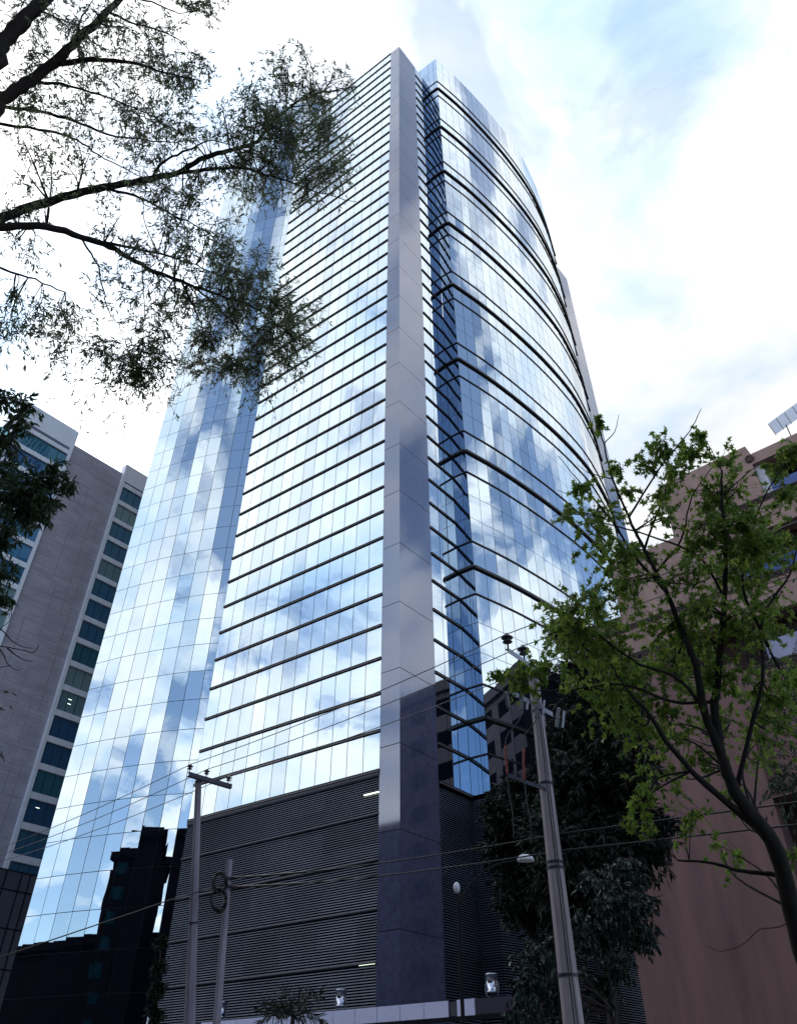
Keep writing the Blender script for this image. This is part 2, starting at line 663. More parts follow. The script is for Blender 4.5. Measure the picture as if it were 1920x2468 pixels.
# recess behind the pillar
for k in range(43):
    strip_mesh(far_strip, ret_a, K(k), K(k + 1))
    pf, fm = bar_prof(K(k), .13, .115)
    sweep(far_bar, ret_a, pf, 0, fm)
up_b = [I_ - LD * 7, I_ - LD * 5.3, I_ - LD * 3.6, I_ - LD * 1.9] + ret_b
for k in range(0, 47):
    if k < 46:
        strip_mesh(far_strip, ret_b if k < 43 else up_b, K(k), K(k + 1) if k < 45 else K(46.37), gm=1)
# left curved front: three outer bays stop lower than the rest
for k in range(-6, 48):
    pth = left_curve if k < 43 else left_curve[3:]
    z1 = K(k + 1) if k < 47 else K(47.3)
    mb = MB()
    near = -5 <= k < 20
    strip_mesh(mb if near else far_strip, pth, K(k), z1, tilt=.0035)
    if near:
        mb.build('window_strip', MATS, tower)
far_strip.build('window_strip', MATS, tower)['kind'] = 'stuff'
far_bar.build('transom', [BAR, BARL], tower)['kind'] = 'stuff'
# side wall of the taller bays
mb = MB()
a = left_curve[3]
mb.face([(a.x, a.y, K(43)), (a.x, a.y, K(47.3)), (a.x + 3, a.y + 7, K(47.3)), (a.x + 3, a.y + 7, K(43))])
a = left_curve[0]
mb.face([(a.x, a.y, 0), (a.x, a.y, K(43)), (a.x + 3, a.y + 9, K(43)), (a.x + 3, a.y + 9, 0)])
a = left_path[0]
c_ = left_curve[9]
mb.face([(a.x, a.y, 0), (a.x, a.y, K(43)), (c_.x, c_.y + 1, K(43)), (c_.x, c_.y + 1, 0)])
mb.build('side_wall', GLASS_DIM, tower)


def pillar(name, corner, sides, ktop, kbot=-6.6, step=2.0, off=.545):
    """stack of granite slabs with thin open joints; sides = plan polygon"""
    mb = MB()
    zs = [kbot] + [off + step * i for i in range(-4, 30) if kbot < off + step * i < ktop] + [ktop]
    for a, b in zip(zs, zs[1:]):
        z0, z1 = K(a) + .03, K(b) - .03
        n = len(sides)
        base = len(mb.v)
        mb.v += [(p.x, p.y, z0) for p in sides] + [(p.x, p.y, z1) for p in sides]
        for i in range(n):
            mb.f.append((base + i, base + (i + 1) % n, base + n + (i + 1) % n, base + n + i))
            mb.m.append(0)
        mb.f.append(tuple(base + n + i for i in range(n)))
        mb.m.append(0)
        mb.f.append(tuple(base + i for i in reversed(range(n))))
        mb.m.append(0)
    c_ = sum(sides, Vector((0, 0))) / len(sides)
    ins = [p + (c_ - p) * .03 for p in sides]
    for i in range(len(ins)):
        a, b = ins[i], ins[(i + 1) % len(ins)]
        mb.face([(a.x, a.y, K(kbot)), (b.x, b.y, K(kbot)), (b.x, b.y, K(ktop) - .1), (a.x, a.y, K(ktop) - .1)], 1)
    return mb.build(name, [GRANITE, JOINT], tower)


LB = -LN
corner = [Rp + LN * .02, C, P2 + Vector((RD.y, -RD.x)) * .02, P2 + Vector((-RD.y, RD.x)) * 1.4, Rp + LB * 1.6]
pillar('corner_pillar', C, corner, 43.1)
E0 = right_path[-1]
E1 = E0 + RD * 2.88 * q
en = Vector((-RD.y, RD.x))
pillar('end_pillar', E0, [E0 + RD * .05, E1, E1 + en * 2, E0 + en * 2 + RD * .05], 40.7)

# louvred podium
NS = 19


def louvre_mesh(path, ztop, zbot, name):
    mb = MB()
    pin = offset_path(path, -.45)
    for a, b in zip(pin, pin[1:]):
        mb.face([(a.x, a.y, zbot), (b.x, b.y, zbot), (b.x, b.y, ztop), (a.x, a.y, ztop)], 1)
    pitch = S / NS
    z = ztop - .42
    while z > zbot:
        sweep(mb, path, [(-.03, z - .036), (.0, z - .040), (-.04, z + .034), (-.07, z + .038)])
        z -= pitch
    return mb.build(name, [LOUVRE, DARK], tower)


lv = louvre_mesh([left_path[0], left_path[-1]], K(0), .3, 'louvre_screen')
for k in range(0, -6, -1):
    b = MB()
    h = .09 if k else .17
    zc = K(k) if k else K(0) - .22
    sweep(b, [left_path[0], left_path[-1]], [(-.1, zc - h), (.05, zc - h), (.09, zc - h * .2), (.05, zc + h), (-.1, zc + h)])
    b.build('floor_beam', LOUVRE_B, lv)
lv2 = louvre_mesh([P2, I_], K(0), .3, 'louvre_screen')
lv3 = louvre_mesh([I_, O_] + right_path[1:], K(0), .3, 'louvre_screen')
# two lit tubes in the parking levels behind the louvres
for (x0, y0), (x1, y1) in (((877, 1917), (914, 1908)), ((865, 2326), (904, 2321))):
    def on_front(x, y):
        d = ray(x, y)
        c0 = Vector((C.x, C.y, 0)) + Vector((LN.x, LN.y, 0)) * -.02
        n3 = Vector((LN.x, LN.y, 0))
        return CAM + d * ((c0 - CAM).dot(n3) / d.dot(n3))
    p, r_ = on_front(x0, y0), on_front(x1, y1)
    b = MB()
    b.tube([p, r_], .05, 8)
    b.build('light_tube', TUBE, tower)
# roofs and plain back walls
mb = MB()
back = [V2(12, 88), V2(-16, 82), LC[0] + Vector((3, 9))]
foot = [Lp] + [Rp, C, P2, I_] + [O_] + right_path[1:] + back
foot_i = foot
mb.face([(p.x, p.y, K(42.9)) for p in [LC[0]] + LC[1:9] + [Lp + LB * .2, Rp + LB * .2, C + LB * .3, P2 + en * .3, I_] + [V2(6, 60), V2(-16, 82)]])
mb.face([(p.x, p.y, K(46.2)) for p in [up_b[0], I_] + right_path + [V2(12, 88), V2(0, 70)]])
for a, b_, kt in ((right_path[-1], V2(12, 88), 46.2), (V2(12, 88), V2(-16, 82), 46.2), (V2(-16, 82), LC[0] + Vector((3, 9)), 43), (up_b[0], V2(0, 70), 46.3)):
    mb.face([(a.x, a.y, 0), (b_.x, b_.y, 0), (b_.x, b_.y, K(kt)), (a.x, a.y, K(kt))])
mb.build('roof', ROOF, tower)

# pale canopy over the entrance, along the foot of the front
def on_plane(x, y, off):
    d = ray(x, y)
    c0 = Vector((C.x, C.y, 0)) + Vector((LN.x, LN.y, 0)) * off
    n3 = Vector((LN.x, LN.y, 0))
    return CAM + d * ((c0 - CAM).dot(n3) / d.dot(n3))


CO = 3.0
ca, cb = on_plane(560, 2455, CO), on_plane(1141, 2410, CO)
ztop = (ca.z + cb.z) / 2
s0 = (Vector((ca.x, ca.y)) - C).dot(LD) - 3
s1 = (Vector((cb.x, cb.y)) - C).dot(LD)
mb = MB()
NP = 13
for i in range(NP):
    a = C + LN * CO + LD * (s0 + (s1 - s0) * i / NP + .02)
    w = LD * ((s1 - s0) / NP - .04)
    if i == NP - 1:
        a = a + LD * .55
        w = w * .72
    mb.frame_box((a.x, a.y, ztop - .78), (w.x, w.y, 0), (-LN.x * .06, -LN.y * .06, 0), (0, 0, .78))
cn = thing('entrance_canopy', 'pale panelled canopy edge running along the foot of the louvred podium', 'canopy', (C.x, C.y, 0))
mb.build('fascia_panels', CANOPY, cn)
mb = MB()
a = C + LN * (CO - .07) + LD * s0
w, dp = LD * (s1 - s0 + 7), LN * -2.6
mb.frame_box((a.x, a.y, ztop - .74), (w.x, w.y, 0), (dp.x, dp.y, 0), (0, 0, .68))
mb.build('deck', mat('canopy_deck', (.05, .05, .07), .6, var=.2), cn)
mb = MB()
a = C + LN * (CO - .0) + LD * (s1 + .02)
w = LD * 7
mb.frame_box((a.x, a.y, ztop - .76), (w.x, w.y, 0), (-LN.x * .06, -LN.y * .06, 0), (0, 0, .74))
mb.build('dark_end_fascia', mat('dark_plum_panel', (.03, .02, .05), .5, var=.2), cn)


def floodlight(px, py, off, label, first=[None]):
    p = on_plane(px, py, off)
    p.z = ztop - .06
    if first[0] is None:
        t = thing('floodlight', label, 'floodlight', (0, 0, 0), 'floodlights on the canopy')
        b = MB()
        b.lathe([(0, .42), (.36, .42), (.36, .5), (.34, .5), (.34, 1.28), (.375, 1.29), (.375, 1.36), (.33, 1.36), (.30, 1.2), (0, 1.2)], n=24)
        b.build('lamp_drum', CHROME, t, True)
        b = MB()
        X = Vector((LD.x, LD.y, 0))
        pts = [X * (.43 * math.cos(a)) + Vector((0, 0, .55 - .40 * math.sin(a))) for a in [math.pi * i / 10 for i in range(11)]]
        b.tube([pts[0] + Vector((0, 0, .35))] + pts + [pts[-1] + Vector((0, 0, .35))], .022, 6)
        b.build('yoke', STEEL, t)
        b = MB()
        b.lathe([(0, 0), (.16, 0), (.16, .05), (.06, .09), (.06, .17), (0, .17)], n=14)
        b.build('foot_plate', STEEL, t)
        first[0] = t
    else:
        t = copy_tree(first[0])
        t['label'] = label
    t.location = p
    return t


floodlight(822, 2400, 1.6, 'stainless drum floodlight on a yoke left of the granite pillar')
floodlight(534, 2440, 1.6, 'stainless drum floodlight half hidden behind the short concrete pole')
floodlight(366, 2455, 1.6, 'stainless drum floodlight at the far left end of the louvred podium')
floodlight(1187, 2408, 1.6, 'stainless drum floodlight near the leafy shrub at the canopy end')

# ------------------------------------------------------------------ office block on the left
RD2 = Vector((.643, .766))
BN = Vector((.766, -.643))
B0 = V2(-25.9, 59)
BM = 1.15                    # the block stands a little farther out than the tower's corner


def bp(s, z, w=0.0):
    p = (B0 + RD2 * s + BN * w) * BM
    return (p.x, p.y, z * BM + CAM.z)


block = thing('office_block', 'grey concrete office block with white bands and square windows, beside the glass tower', 'building', (B0.x * BM, B0.y * BM, 0))


def slab(mb, s0, s1, z0, z1, w0, w1, m=0):
    a = Vector(bp(s0, z0, w0))
    mb.frame_box(a, Vector(bp(s1, z0, w0)) - a, Vector(bp(s0, z0, w1)) - a, (0, 0, (z1 - z0) * BM), m)


mb = MB()
slab(mb, -11.85, -3.9, 20.2, 74.05, -14, 0)
# board marks: shallow horizontal and vertical grooves in the wall
wallo = mb.build('concrete_wall', CONC, block)
rb = random.Random(5)
mb = MB()
z = 20.6
while z < 73.6:
    h = rb.choice((.02, .03, .045))
    s_ = -11.7
    while s_ < -4.1:
        L_ = rb.uniform(1.5, 5)
        if rb.random() < .62:
            slab(mb, s_, min(s_ + L_, -4.0), z, z + h, .001, .008 + rb.random() * .012)
        s_ += L_
    z += rb.uniform(.22, .5)
for s_ in (-10.2, -8.6, -7.9, -6.3, -5.2):
    zz = 21
    while zz < 73:
        L_ = rb.uniform(2, 7)
        if rb.random() < .6:
            slab(mb, s_ + rb.uniform(-.05, .05), s_ + .05, zz, min(zz + L_, 73.5), .001, .014)
        zz += L_
mb.build('formwork_marks', mat('dark_concrete_mark', (.285, .26, .31), .9, var=.2), wallo)
OFFS = [OFFGLASS, mirror_glass('office_glass_deep', (.35, .5, .7), (.02, .085, .19), .18, .003, .5), mirror_glass('office_glass_teal', (.36, .56, .68), (.03, .13, .19), .15, .004, .5),
        OFFGLASS2, mirror_glass('office_glass_blind', (.40, .58, .66), (.20, .30, .33), .14, .003, .5)]
FZ = [21.85 + 3.155 * i for i in range(-1, 17)]
# right column
mb = MB()
slab(mb, -3.9, -3.5, 20.2, 75.6, -.6, .5)
slab(mb, -3.5, 12, 72.6, 75.6, -.6, .45)
slab(mb, -12.25, -11.85, 20.2, 76.0, -.6, .5)
slab(mb, -19.6, -12.25, 72.8, 76.1, -.6, .45)
slab(mb, -19.9, -19.6, 20.2, 76.1, -.6, .5)
for z in FZ[1:]:
    for a, b in ((-3.5, 12), (-19.6, -12.25)):
        n_ = 15 if a > -5 else 7
        for i in range(n_):
            u0, u1 = a + (b - a) * i / n_, a + (b - a) * (i + 1) / n_
            slab(mb, u0 + .012, u1 - .012, z - .72, z - .02, -.6, .44)
mb.build('white_bands', WHITEP, block)
mb = MB()
slab(mb, -3.4, 12, 20.2, 74, -13, -.55)
slab(mb, -20, -12.3, 20.2, 74, -13, -.55)
slab(mb, -12, 12, 20.2, 73.5, -14, -13.1)
mb.build('inner_wall', DARK, block)
for i, z in enumerate(FZ[:-1]):
    zt = z + 2.43
    for a, b, nb in ((-3.5, -.02, 3), (-19.6, -12.25, 6)):
        mb = MB()
        n_ = nb
        for j in range(n_):
            u0, u1 = a + (b - a) * j / n_ + .02, a + (b - a) * (j + 1) / n_ - .02
            tl = rb.gauss(0, .006)
            mb.face([bp(u0, max(z, 20.2), .2 + tl), bp(u1, max(z, 20.2), .2 - tl), bp(u1, zt, .2 - tl * .5), bp(u0, zt, .2 + tl)])
        fr = mb.build('window', OFFS[int(rb.random() ** 1.6 * 5)], block)
        mb = MB()
        for j in range(1, n_):
            u = a + (b - a) * j / n_
            slab(mb, u - .025, u + .025, max(z, 20.2), zt, .15, .215)
        mb.build('frame', FRAME, fr)
for z, s_ in ((37.52 + 1.75, -2.3), (37.52 + 1.2, -2.25), (25.0 + 1.7, -2.4)):
    mb = MB()
    slab(mb, s_, s_ + .42, z, z + .05, .21, .23)
    mb.build('ceiling_light', TUBE, block)
# the part beyond: windows further right, hidden behind the tower
mb = MB()
for z in FZ[:-1]:
    mb.face([bp(0, z, .2), bp(12, z, .2), bp(12, z + 2.43, .2), bp(0, z + 2.43, .2)])
mb.build('window', OFFGLASS, block)
# green-glass balconies at the far left
mb = MB()
slab(mb, -24, -19.95, 20.2, 70, -9, -1.5)
mb.build('set_back_wall', mat('lavender_render', (.20, .19, .30), .8, var=.1), block)
for i, z in enumerate(FZ[8:17]):
    mb = MB()
    slab(mb, -22, -20, z - .3, z + 1.0, .1, .2)
    bl = mb.build('balcony_glass', mirror_glass('aqua_glass_%d' % i, (.5, .9, .95), (.12, .42, .45), .3), block)
    mb = MB()
    slab(mb, -22, -20, z - .75, z - .32, -1.5, .22)
    mb.build('balcony_slab', WHITEP, bl)
# black-framed glass podium
mb = MB()
us = [-19.9 + 1.9 * i for i in range(9)] + [-3.54, -1.92, -1.0, .3]
us = [u for u in us if u < -3.9 or u > -3.6]
zs = [-1.39, 1.2, 4.7, 8.2, 11.7, 15.1, 18.45, 20.2]
for a, b in zip(us, us[1:]):
    for z0, z1 in zip(zs, zs[1:]):
        tl = rb.gauss(0, .006)
        mb.face([bp(a + .05, z0 + .05, .5 + tl), bp(b - .05, z0 + .05, .5 - tl), bp(b - .05, z1 - .05, .5 + tl), bp(a + .05, z1 - .05, .5 + tl)])
pod = mb.build('podium_glazing', BASEGLASS, block)
mb = MB()
for u in us:
    slab(mb, u - .06, u + .06, -1.39, 20.2, .35, .56)
for z in zs:
    slab(mb, us[0], us[-1], z - .07, z + .07, .35, .555)
slab(mb, us[0], us[-1], -1.39, 20.19, .2, .34)
mb.build('mullions', FRAME, pod)

# ------------------------------------------------------------------ brown stucco building on the right
D3 = Vector((.749, -.663))
N3 = Vector((-.663, -.749))
Q0 = Vector((12.5, 44))


def rp_(s, z, w=0.0):
    p = Q0 + D3 * s + N3 * w
    return (p.x, p.y, z + CAM.z)


def rslab(mb, s0, s1, z0, z1, w0, w1, m=0):
    a = Vector(rp_(s0, z0, w0))
    mb.frame_box(a, Vector(rp_(s1, z0, w0)) - a, Vector(rp_(s0, z0, w1)) - a, (0, 0, z1 - z0), m)


stb = thing('stucco_building', 'brown-pink stucco apartment building with dark sill mouldings behind the sweetgum', 'building', (Q0.x, Q0.y, 0))
mb = MB()
W_ = -1.3
# wall built as panels round the openings
for s0, s1, z0, z1 in (
        (-.6, 2.4, 22.6, 25.1), (2.4, 7.08, 24.7, 29.6), (2.4, 4.4, 22.6, 24.7), (4.4, 8.3, 22.75, 24.7), 
        (7.08, 12.98, 29.8, 33.98), (7.08, 9.8, 24.7, 29.8), (9.8, 30, 27.6, 29.8), (12.98, 30, 32.4, 33.2),
        (8.3, 30, 22.4, 24.7), (29, 30, -1.6, 33.2)):
    rslab(mb, s0 + .001, s1, z0, z1, W_, 0)
rslab(mb, -.6, 12.9, -1.6, 24.9, -12, W_ - .01)
rslab(mb, 2.5, 29.9, 24.9, 29.5, -12, W_ - .01)
rslab(mb, 7.2, 29.9, 29.5, 33.0, -12, -3.2)
rslab(mb, 12.9, 29.9, -1.6, 24.9, -12, W_ - .01)
wl = mb.build('wall', STUCCO, stb)
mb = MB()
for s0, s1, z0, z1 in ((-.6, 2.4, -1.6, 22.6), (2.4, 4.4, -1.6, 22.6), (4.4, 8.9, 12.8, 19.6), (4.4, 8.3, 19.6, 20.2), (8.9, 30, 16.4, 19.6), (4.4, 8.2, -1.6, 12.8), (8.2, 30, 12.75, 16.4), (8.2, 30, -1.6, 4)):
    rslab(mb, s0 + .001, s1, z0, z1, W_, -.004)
mb.build('lower_wall', mat('red_brown_stucco', (.235, .135, .13), .9, col2=(.14, .08, .08), scale=.9, bump=.35, bscale=12, stretch=(1, 1, .16)), stb)  # red-brown darkened to stand in for shade low on the wall
# dark sheets lining the openings, their shade put into the colour
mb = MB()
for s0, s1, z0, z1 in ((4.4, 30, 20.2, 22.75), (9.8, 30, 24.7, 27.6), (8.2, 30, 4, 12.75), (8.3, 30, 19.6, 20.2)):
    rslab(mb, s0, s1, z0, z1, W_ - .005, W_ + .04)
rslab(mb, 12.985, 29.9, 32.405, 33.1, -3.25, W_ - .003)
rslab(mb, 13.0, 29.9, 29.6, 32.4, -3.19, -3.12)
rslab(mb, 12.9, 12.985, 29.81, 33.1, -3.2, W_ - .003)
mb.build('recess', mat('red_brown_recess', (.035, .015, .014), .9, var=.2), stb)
for s0, s1, z in ((.67, 12.0, 24.72), (-.6, 9.2, 22.72), (8.5, 30, 29.8), (8.98, 30, 19.58), (9.2, 30, 24.66)):
    mb = MB()
    zz = z + (.006 if s0 > 9 else 0)
    for j, (dz, w) in enumerate(((0, .16), (-.12, .11), (-.24, .06))):
        rslab(mb, s0, s1, zz + dz - .09, zz + dz, .002, w)
    mb.build('moulding', MOULD, stb)
mb = MB()
mb.lathe([(0, .10), (.05, .12), (.09, .06), (.2, .07), (.24, .14), (.28, .07), (.28, 0)], Vector(rp_(12.95, 32.86)), (N3.x, N3.y, 0), 20)
mb.build('medallion', MOULD, stb, True)
mb = MB()
rslab(mb, 12.99, 13.5, 30.0, 32.39, -3, -.3)
mb.build('door_jamb', mat('pale_jamb', (.55, .55, .6), .7, var=.05), stb)
mb = MB()
rslab(mb, 13.5, 29, 29.81, 30.75, -.35, -.3)
mb.build('balcony_glass', BLUEGL, stb)
mb = MB()
rslab(mb, 9.85, 29, 24.72, 25.75, -.4, -.35)
mb.build('balcony_glass', BLUEGL, stb)
mb = MB()
for i in range(5):
    s_ = 8.9 + i * 5.2
    rslab(mb, s_ + 1.2, s_ + 5.0, 19.62, 21.05, -.5, -.45)
wn = mb.build('window_panel', BLUEAWN, stb)
mb = MB()
for i in range(5):
    s_ = 8.9 + i * 5.2
    for u0, u1 in ((0, .1), (.55, .6), (1.06, 1.19)):
        rslab(mb, s_ + u0, s_ + u1, 19.62, 21.5, -.52, -.42)
    rslab(mb, s_ + .1, s_ + 1.06, 20.45, 20.52, -.52, -.44)
    rslab(mb, s_, s_ + 5.0, 21.06, 21.2, -.52, -.42)
mb.build('window_frame', FRAME, wn)
# ribbed awning on the roof
mb = MB()
for i in range(14):
    s_ = 14.75 + i * .55
    z_ = 34.75 + .9 * math.sin(min(1, i / 8) * 1.4)
    z2 = 34.75 + .9 * math.sin(min(1, (i + 1) / 8) * 1.4)
    a, b = Vector(rp_(s_, z_, .1)), Vector(rp_(s_ + .55, z2, .1))
    c_, d = Vector(rp_(s_ + .55, z2, -1.2)), Vector(rp_(s_, z_, -1.2))
    mb.face([a, b, c_, d])
    mb.face([p + Vector((0, 0, .03)) for p in (d, c_, b, a)])
aw = mb.build('roof_awning', POLYC, stb)
mb = MB()
for i in range(0, 15):
    s_ = 14.75 + i * .55
    z_ = 34.72 + .9 * math.sin(min(1, i / 8) * 1.4)
    rslab(mb, s_ - .015, s_ + .015, z_ - .04, z_, -1.2, .12)
rslab(mb, 15.5, 15.56, 33.2, 35.0, -1.1, -1.0)
rslab(mb, 20, 20.06, 33.2, 35.4, -1.1, -1.0)
mb.build('ribs', STEELD, aw)

# ------------------------------------------------------------------ poles, wires, lamp
OCT = 8


def pole_mesh(mb, base, top, r0, r1, n=OCT):
    pts = [Vector(base).lerp(Vector(top), i / 12) for i in range(13)]
    mb.tube(pts, [r0 + (r1 - r0) * i / 12 for i in range(13)], n)


def insulator(mb, p, up=Vector((0, 0, 1)), sc=1.0):
    mb.lathe([(0, .0), (.016 * sc, .0), (.016 * sc, .10 * sc), (.06 * sc, .12 * sc), (.09 * sc, .13 * sc), (.04 * sc, .165 * sc), (.04 * sc, .19 * sc),
              (.08 * sc, .20 * sc), (.11 * sc, .215 * sc), (.05 * sc, .255 * sc), (.035 * sc, .30 * sc), (0, .31 * sc)], p, up, 14)
    return Vector(p) + up * .29 * sc


X3 = Vector((.74, -.67, 0)).normalized()     # along the wires
Y3 = Vector((.67, .74, 0)).normalized()

# tall left pole
ltop = at_y(479, 1872, 19.2)
lbase = at_y(457, 2468, 20.0)
lbase = lbase + (lbase - ltop) * ((lbase.z) / (ltop.z - lbase.z))
pl = thing('utility_pole', 'tall tapered concrete utility pole with one crossarm before the louvred podium', 'pole', lbase, 'utility poles')
mb = MB()
pole_mesh(mb, lbase, ltop, .155, .075)
mb.build('pole', CONCP, pl)
ca_l, ca_r = at_y(451, 1872, 18.6), at_y(555, 1902, 19.6)
mid = at_y(477, 1889, 19.05)
axl = (ca_r - ca_l)
mb = MB()
ax = axl.normalized()
zz = Vector((0, 0, 1))
yy = zz.cross(ax).normalized()
mb.frame_box(ca_l - yy * .06, axl, yy * .012, zz * .10)
mb.frame_box(ca_l - yy * .06, axl, yy * .08, zz * .012)
mb.frame_box(ca_l - yy * .06 + zz * .10, axl, yy * .08, zz * .012)
mb.build('crossarm', STEELD, pl)
lw = []
for f_ in (.03, .41, .93):
    p = ca_l + axl * f_ + zz * .11
    b = MB()
    lw.append(insulator(b, p, zz, .72))
    b.build('insulator', PORC, pl, True)
for z_ in (.62, .985):
    b = MB()
    p = lbase.lerp(ltop, z_)
    r_ = .155 + (.075 - .155) * z_ + .008
    b.lathe([(r_ - .01, -.02), (r_, -.02), (r_, .02), (r_ - .01, .02)], p, (ltop - lbase), 12)
    b.build('pole_band', STEELD, pl)

# short left pole with the coil
sb, stp = at_y(522, 2468, 19.6), at_y(554, 2072, 19.6)
sb = sb + (sb - stp) * (sb.z / (stp.z - sb.z))
ps = thing('utility_pole', 'shorter slim concrete pole carrying a black cable coil', 'pole', sb, 'utility poles')
mb = MB()
pole_mesh(mb, sb, stp, .11, .068)
mb.build('pole', CONCP, ps)
for py in (2118, 2138):
    b = MB()
    p = at_y(551, py, 19.6)
    b.lathe([(.07, -.03), (.09, -.03), (.09, .03), (.07, .03)], p, n=12)
    b.tube([p + X3 * -.12, p + X3 * .14], .018, 6)
    b.build('pole_band', STEELD, ps)
# coil
mb = MB()
rc = random.Random(3)
for j in range(5):
    cx, cy, ry, rx = 527 + rc.uniform(-2, 2), 2166 + rc.uniform(-4, 4), 27 + rc.uniform(-4, 4), 16 + rc.uniform(-3, 3)
    pts = [at_y(cx + rx * math.cos(a), cy + ry * math.sin(a), 19.4 + rc.uniform(-.05, .05)) for a in [2 * math.pi * i / 20 for i in range(21)]]
    mb.tube(pts, .02, 6)
for j in range(4):
    cx, cy = 530 + rc.uniform(-4, 4), 2130 + rc.uniform(-6, 6)
    pts = [at_y(cx + 15 * math.cos(a), cy + 24 * math.sin(a), 19.4 + rc.uniform(-.06, .06)) for a in [2 * math.pi * i / 16 for i in range(17)]]
    mb.tube(pts, .016, 6)
mb.tube([at_y(512, 2155, 19.4), at_y(526, 2140, 19.35), at_y(545, 2143, 19.45)], .022, 6)
tag(mb.build('cable_coil', CABLE, None, True), 'black cable coiled in loops hanging on the short concrete pole', 'cable')

# right pole
rtop, rbase = at_y(1283, 1618, 13.0), at_y(1381, 2468, 13.0)
rbase = rbase + (rbase - rtop) * (rbase.z / (rtop.z - rbase.z))
pr = thing('utility_pole', 'weathered grey utility pole with two crossarms and red cables beside the sweetgum', 'pole', rbase, 'utility poles')
mb = MB()
pole_mesh(mb, rbase, rtop, .185, .095, 10)
mb.build('pole', POLE2, pr)
arm = Y3 * -1
u_l, u_r = at_y(1224, 1574, 12.6), at_y(1318, 1640, 13.6)


def angle_arm(a, b, h=.09, name='crossarm'):
    mb = MB()
    d = b - a
    x_ = d.normalized()
    y_ = zz.cross(x_).normalized()
    mb.frame_box(a - y_ * .02, d, y_ * .012, zz * h)
    mb.frame_box(a - y_ * .02 + zz * h, d, y_ * .08, zz * .012)
    return mb.build(name, STEEL, pr)


angle_arm(u_l, u_r)
rw = []
for f_ in (.01, .42, 1.02):
    b = MB()
    rw.append(insulator(b, u_l.lerp(u_r, f_) + zz * .1, zz, 1.05))
    b.build('insulator', PORC if f_ > .1 else PORC, pr, True)
m_l, m_r = at_y(1234, 1676, 12.55), at_y(1330, 1728, 13.6)
angle_arm(m_l, m_r, .08)


def cutout(px, py, px2, py2, Y, ribs=9, m=PORCG):
    a, b_ = at_y(px, py, Y), at_y(px2, py2, Y)
    mb = MB()
    L_ = (b_ - a).length
    prof = [(0, 0), (.02, 0)]
    for i in range(ribs):
        h = L_ * (i + .5) / ribs
        prof += [(.022, h - L_ / ribs * .3), (.045, h), (.022, h + L_ / ribs * .3)]
    prof += [(.02, L_), (0, L_)]
    mb.lathe(prof, a, (b_ - a), 12)
    mb.box(a.lerp(b_, .5), (.05, .05, .05))
    return mb.build('fuse_cutout', m, pr, True)


cutout(1218, 1668, 1226, 1707, 12.5)
cutout(1259, 1665, 1256, 1712, 12.7)
cutout(1295, 1682, 1291, 1731, 12.8)
cutout(1307, 1716, 1312, 1752, 13.0, 5)
cutout(1346, 1706, 1341, 1754, 13.3, 7)
for a, b_, Y in (((1271, 1690), (1269, 1710), 12.7), ((1311, 1688), (1307, 1720), 12.9), ((1359, 1714), (1355, 1754), 13.3)):
    mb = MB()
    mb.tube([at_y(*a, Y), at_y(*b_, Y)], .022, 8)
    mb.build('fuse_tube', STEEL, pr)
# red sleeved cables and their leads
for top, pts, red in (
        ((1256, 1722), [(1250, 1738), (1238, 1752), (1226, 1766), (1219, 1780), (1217, 1795)], [(1217, 1797), (1218, 1815), (1219, 1835), (1221, 1852), (1222, 1866)]),
        ((1292, 1733), [(1284, 1748), (1270, 1762), (1261, 1775), (1260, 1790), (1262, 1801)], [(1262, 1803), (1261, 1825), (1261, 1845), (1262, 1862), (1263, 1880)])):
    mb = MB()
    mb.tube([at_y(*p, 12.6) for p in [top] + pts], .010, 6)
    mb.build('lead', CABLE, pr)
    mb = MB()
    n_ = len(red)
    mb.tube([at_y(*p, 12.6) for p in red], .020, 8)
    for i, f_ in enumerate((.12, .35, .62, .9)):
        p = at_y(*red[0], 12.6).lerp(at_y(*red[-1], 12.6), f_)
        mb.lathe([(.02, -.012), (.029, 0), (.02, .012)], p, n=8)
    mb.build('cable_termination', REDC, pr)
    mb = MB()
    e = at_y(*red[-1], 12.6)
    mb.tube([e, e - zz * .35, e - zz * .7 + X3 * .04, e - zz * 1.0 + Y3 * .02], .010, 6)
    mb.build('lead', CABLE, pr)
mb = MB()
mb.tube([at_y(1316, 1815, 13.25), at_y(1322, 1850, 13.25), at_y(1328, 1905, 13.25)], .024, 8)
mb.build('cable_termination', REDC, pr)
a, b_ = at_y(1221, 1872, 12.6), at_y(1310, 1905, 12.85)
mb = MB()
mb.frame_box(a, b_ - a, Y3 * .06, zz * .07)
mb.build('crossarm', STEELD, pr)
for py in (1716, 1890, 2080, 2093, 2352):
    b = MB()
    f_ = 0
    tt = (at_y(960 + 420 * (py + 1039) / 3507, py, 13.0).z - rbase.z) / (rtop.z - rbase.z)
    p = rbase.lerp(rtop, tt)
    r_ = .185 - .09 * tt + .006
    b.lathe([(r_ - .012, -.022), (r_, -.022), (r_, .022), (r_ - .012, .022)], p, n=14)
    b.build('pole_band', STEELD, pr)
b = MB()
side = Vector((-rtop.x, -rtop.y, 0)).normalized()
sx = zz.cross(side)
for o_ in (.02, .06):
    b.tube([rbase.lerp(rtop, i / 8) + side * (.185 - .09 * i / 8 + .006) + sx * o_ for i in range(9)], .007, 5)
b.build('ground_wire', CABLE, pr)


def span(a, b, sag, n=16):
    return [a.lerp(b, i / n) - zz * (4 * sag * (i / n) * (1 - i / n)) for i in range(n + 1)]


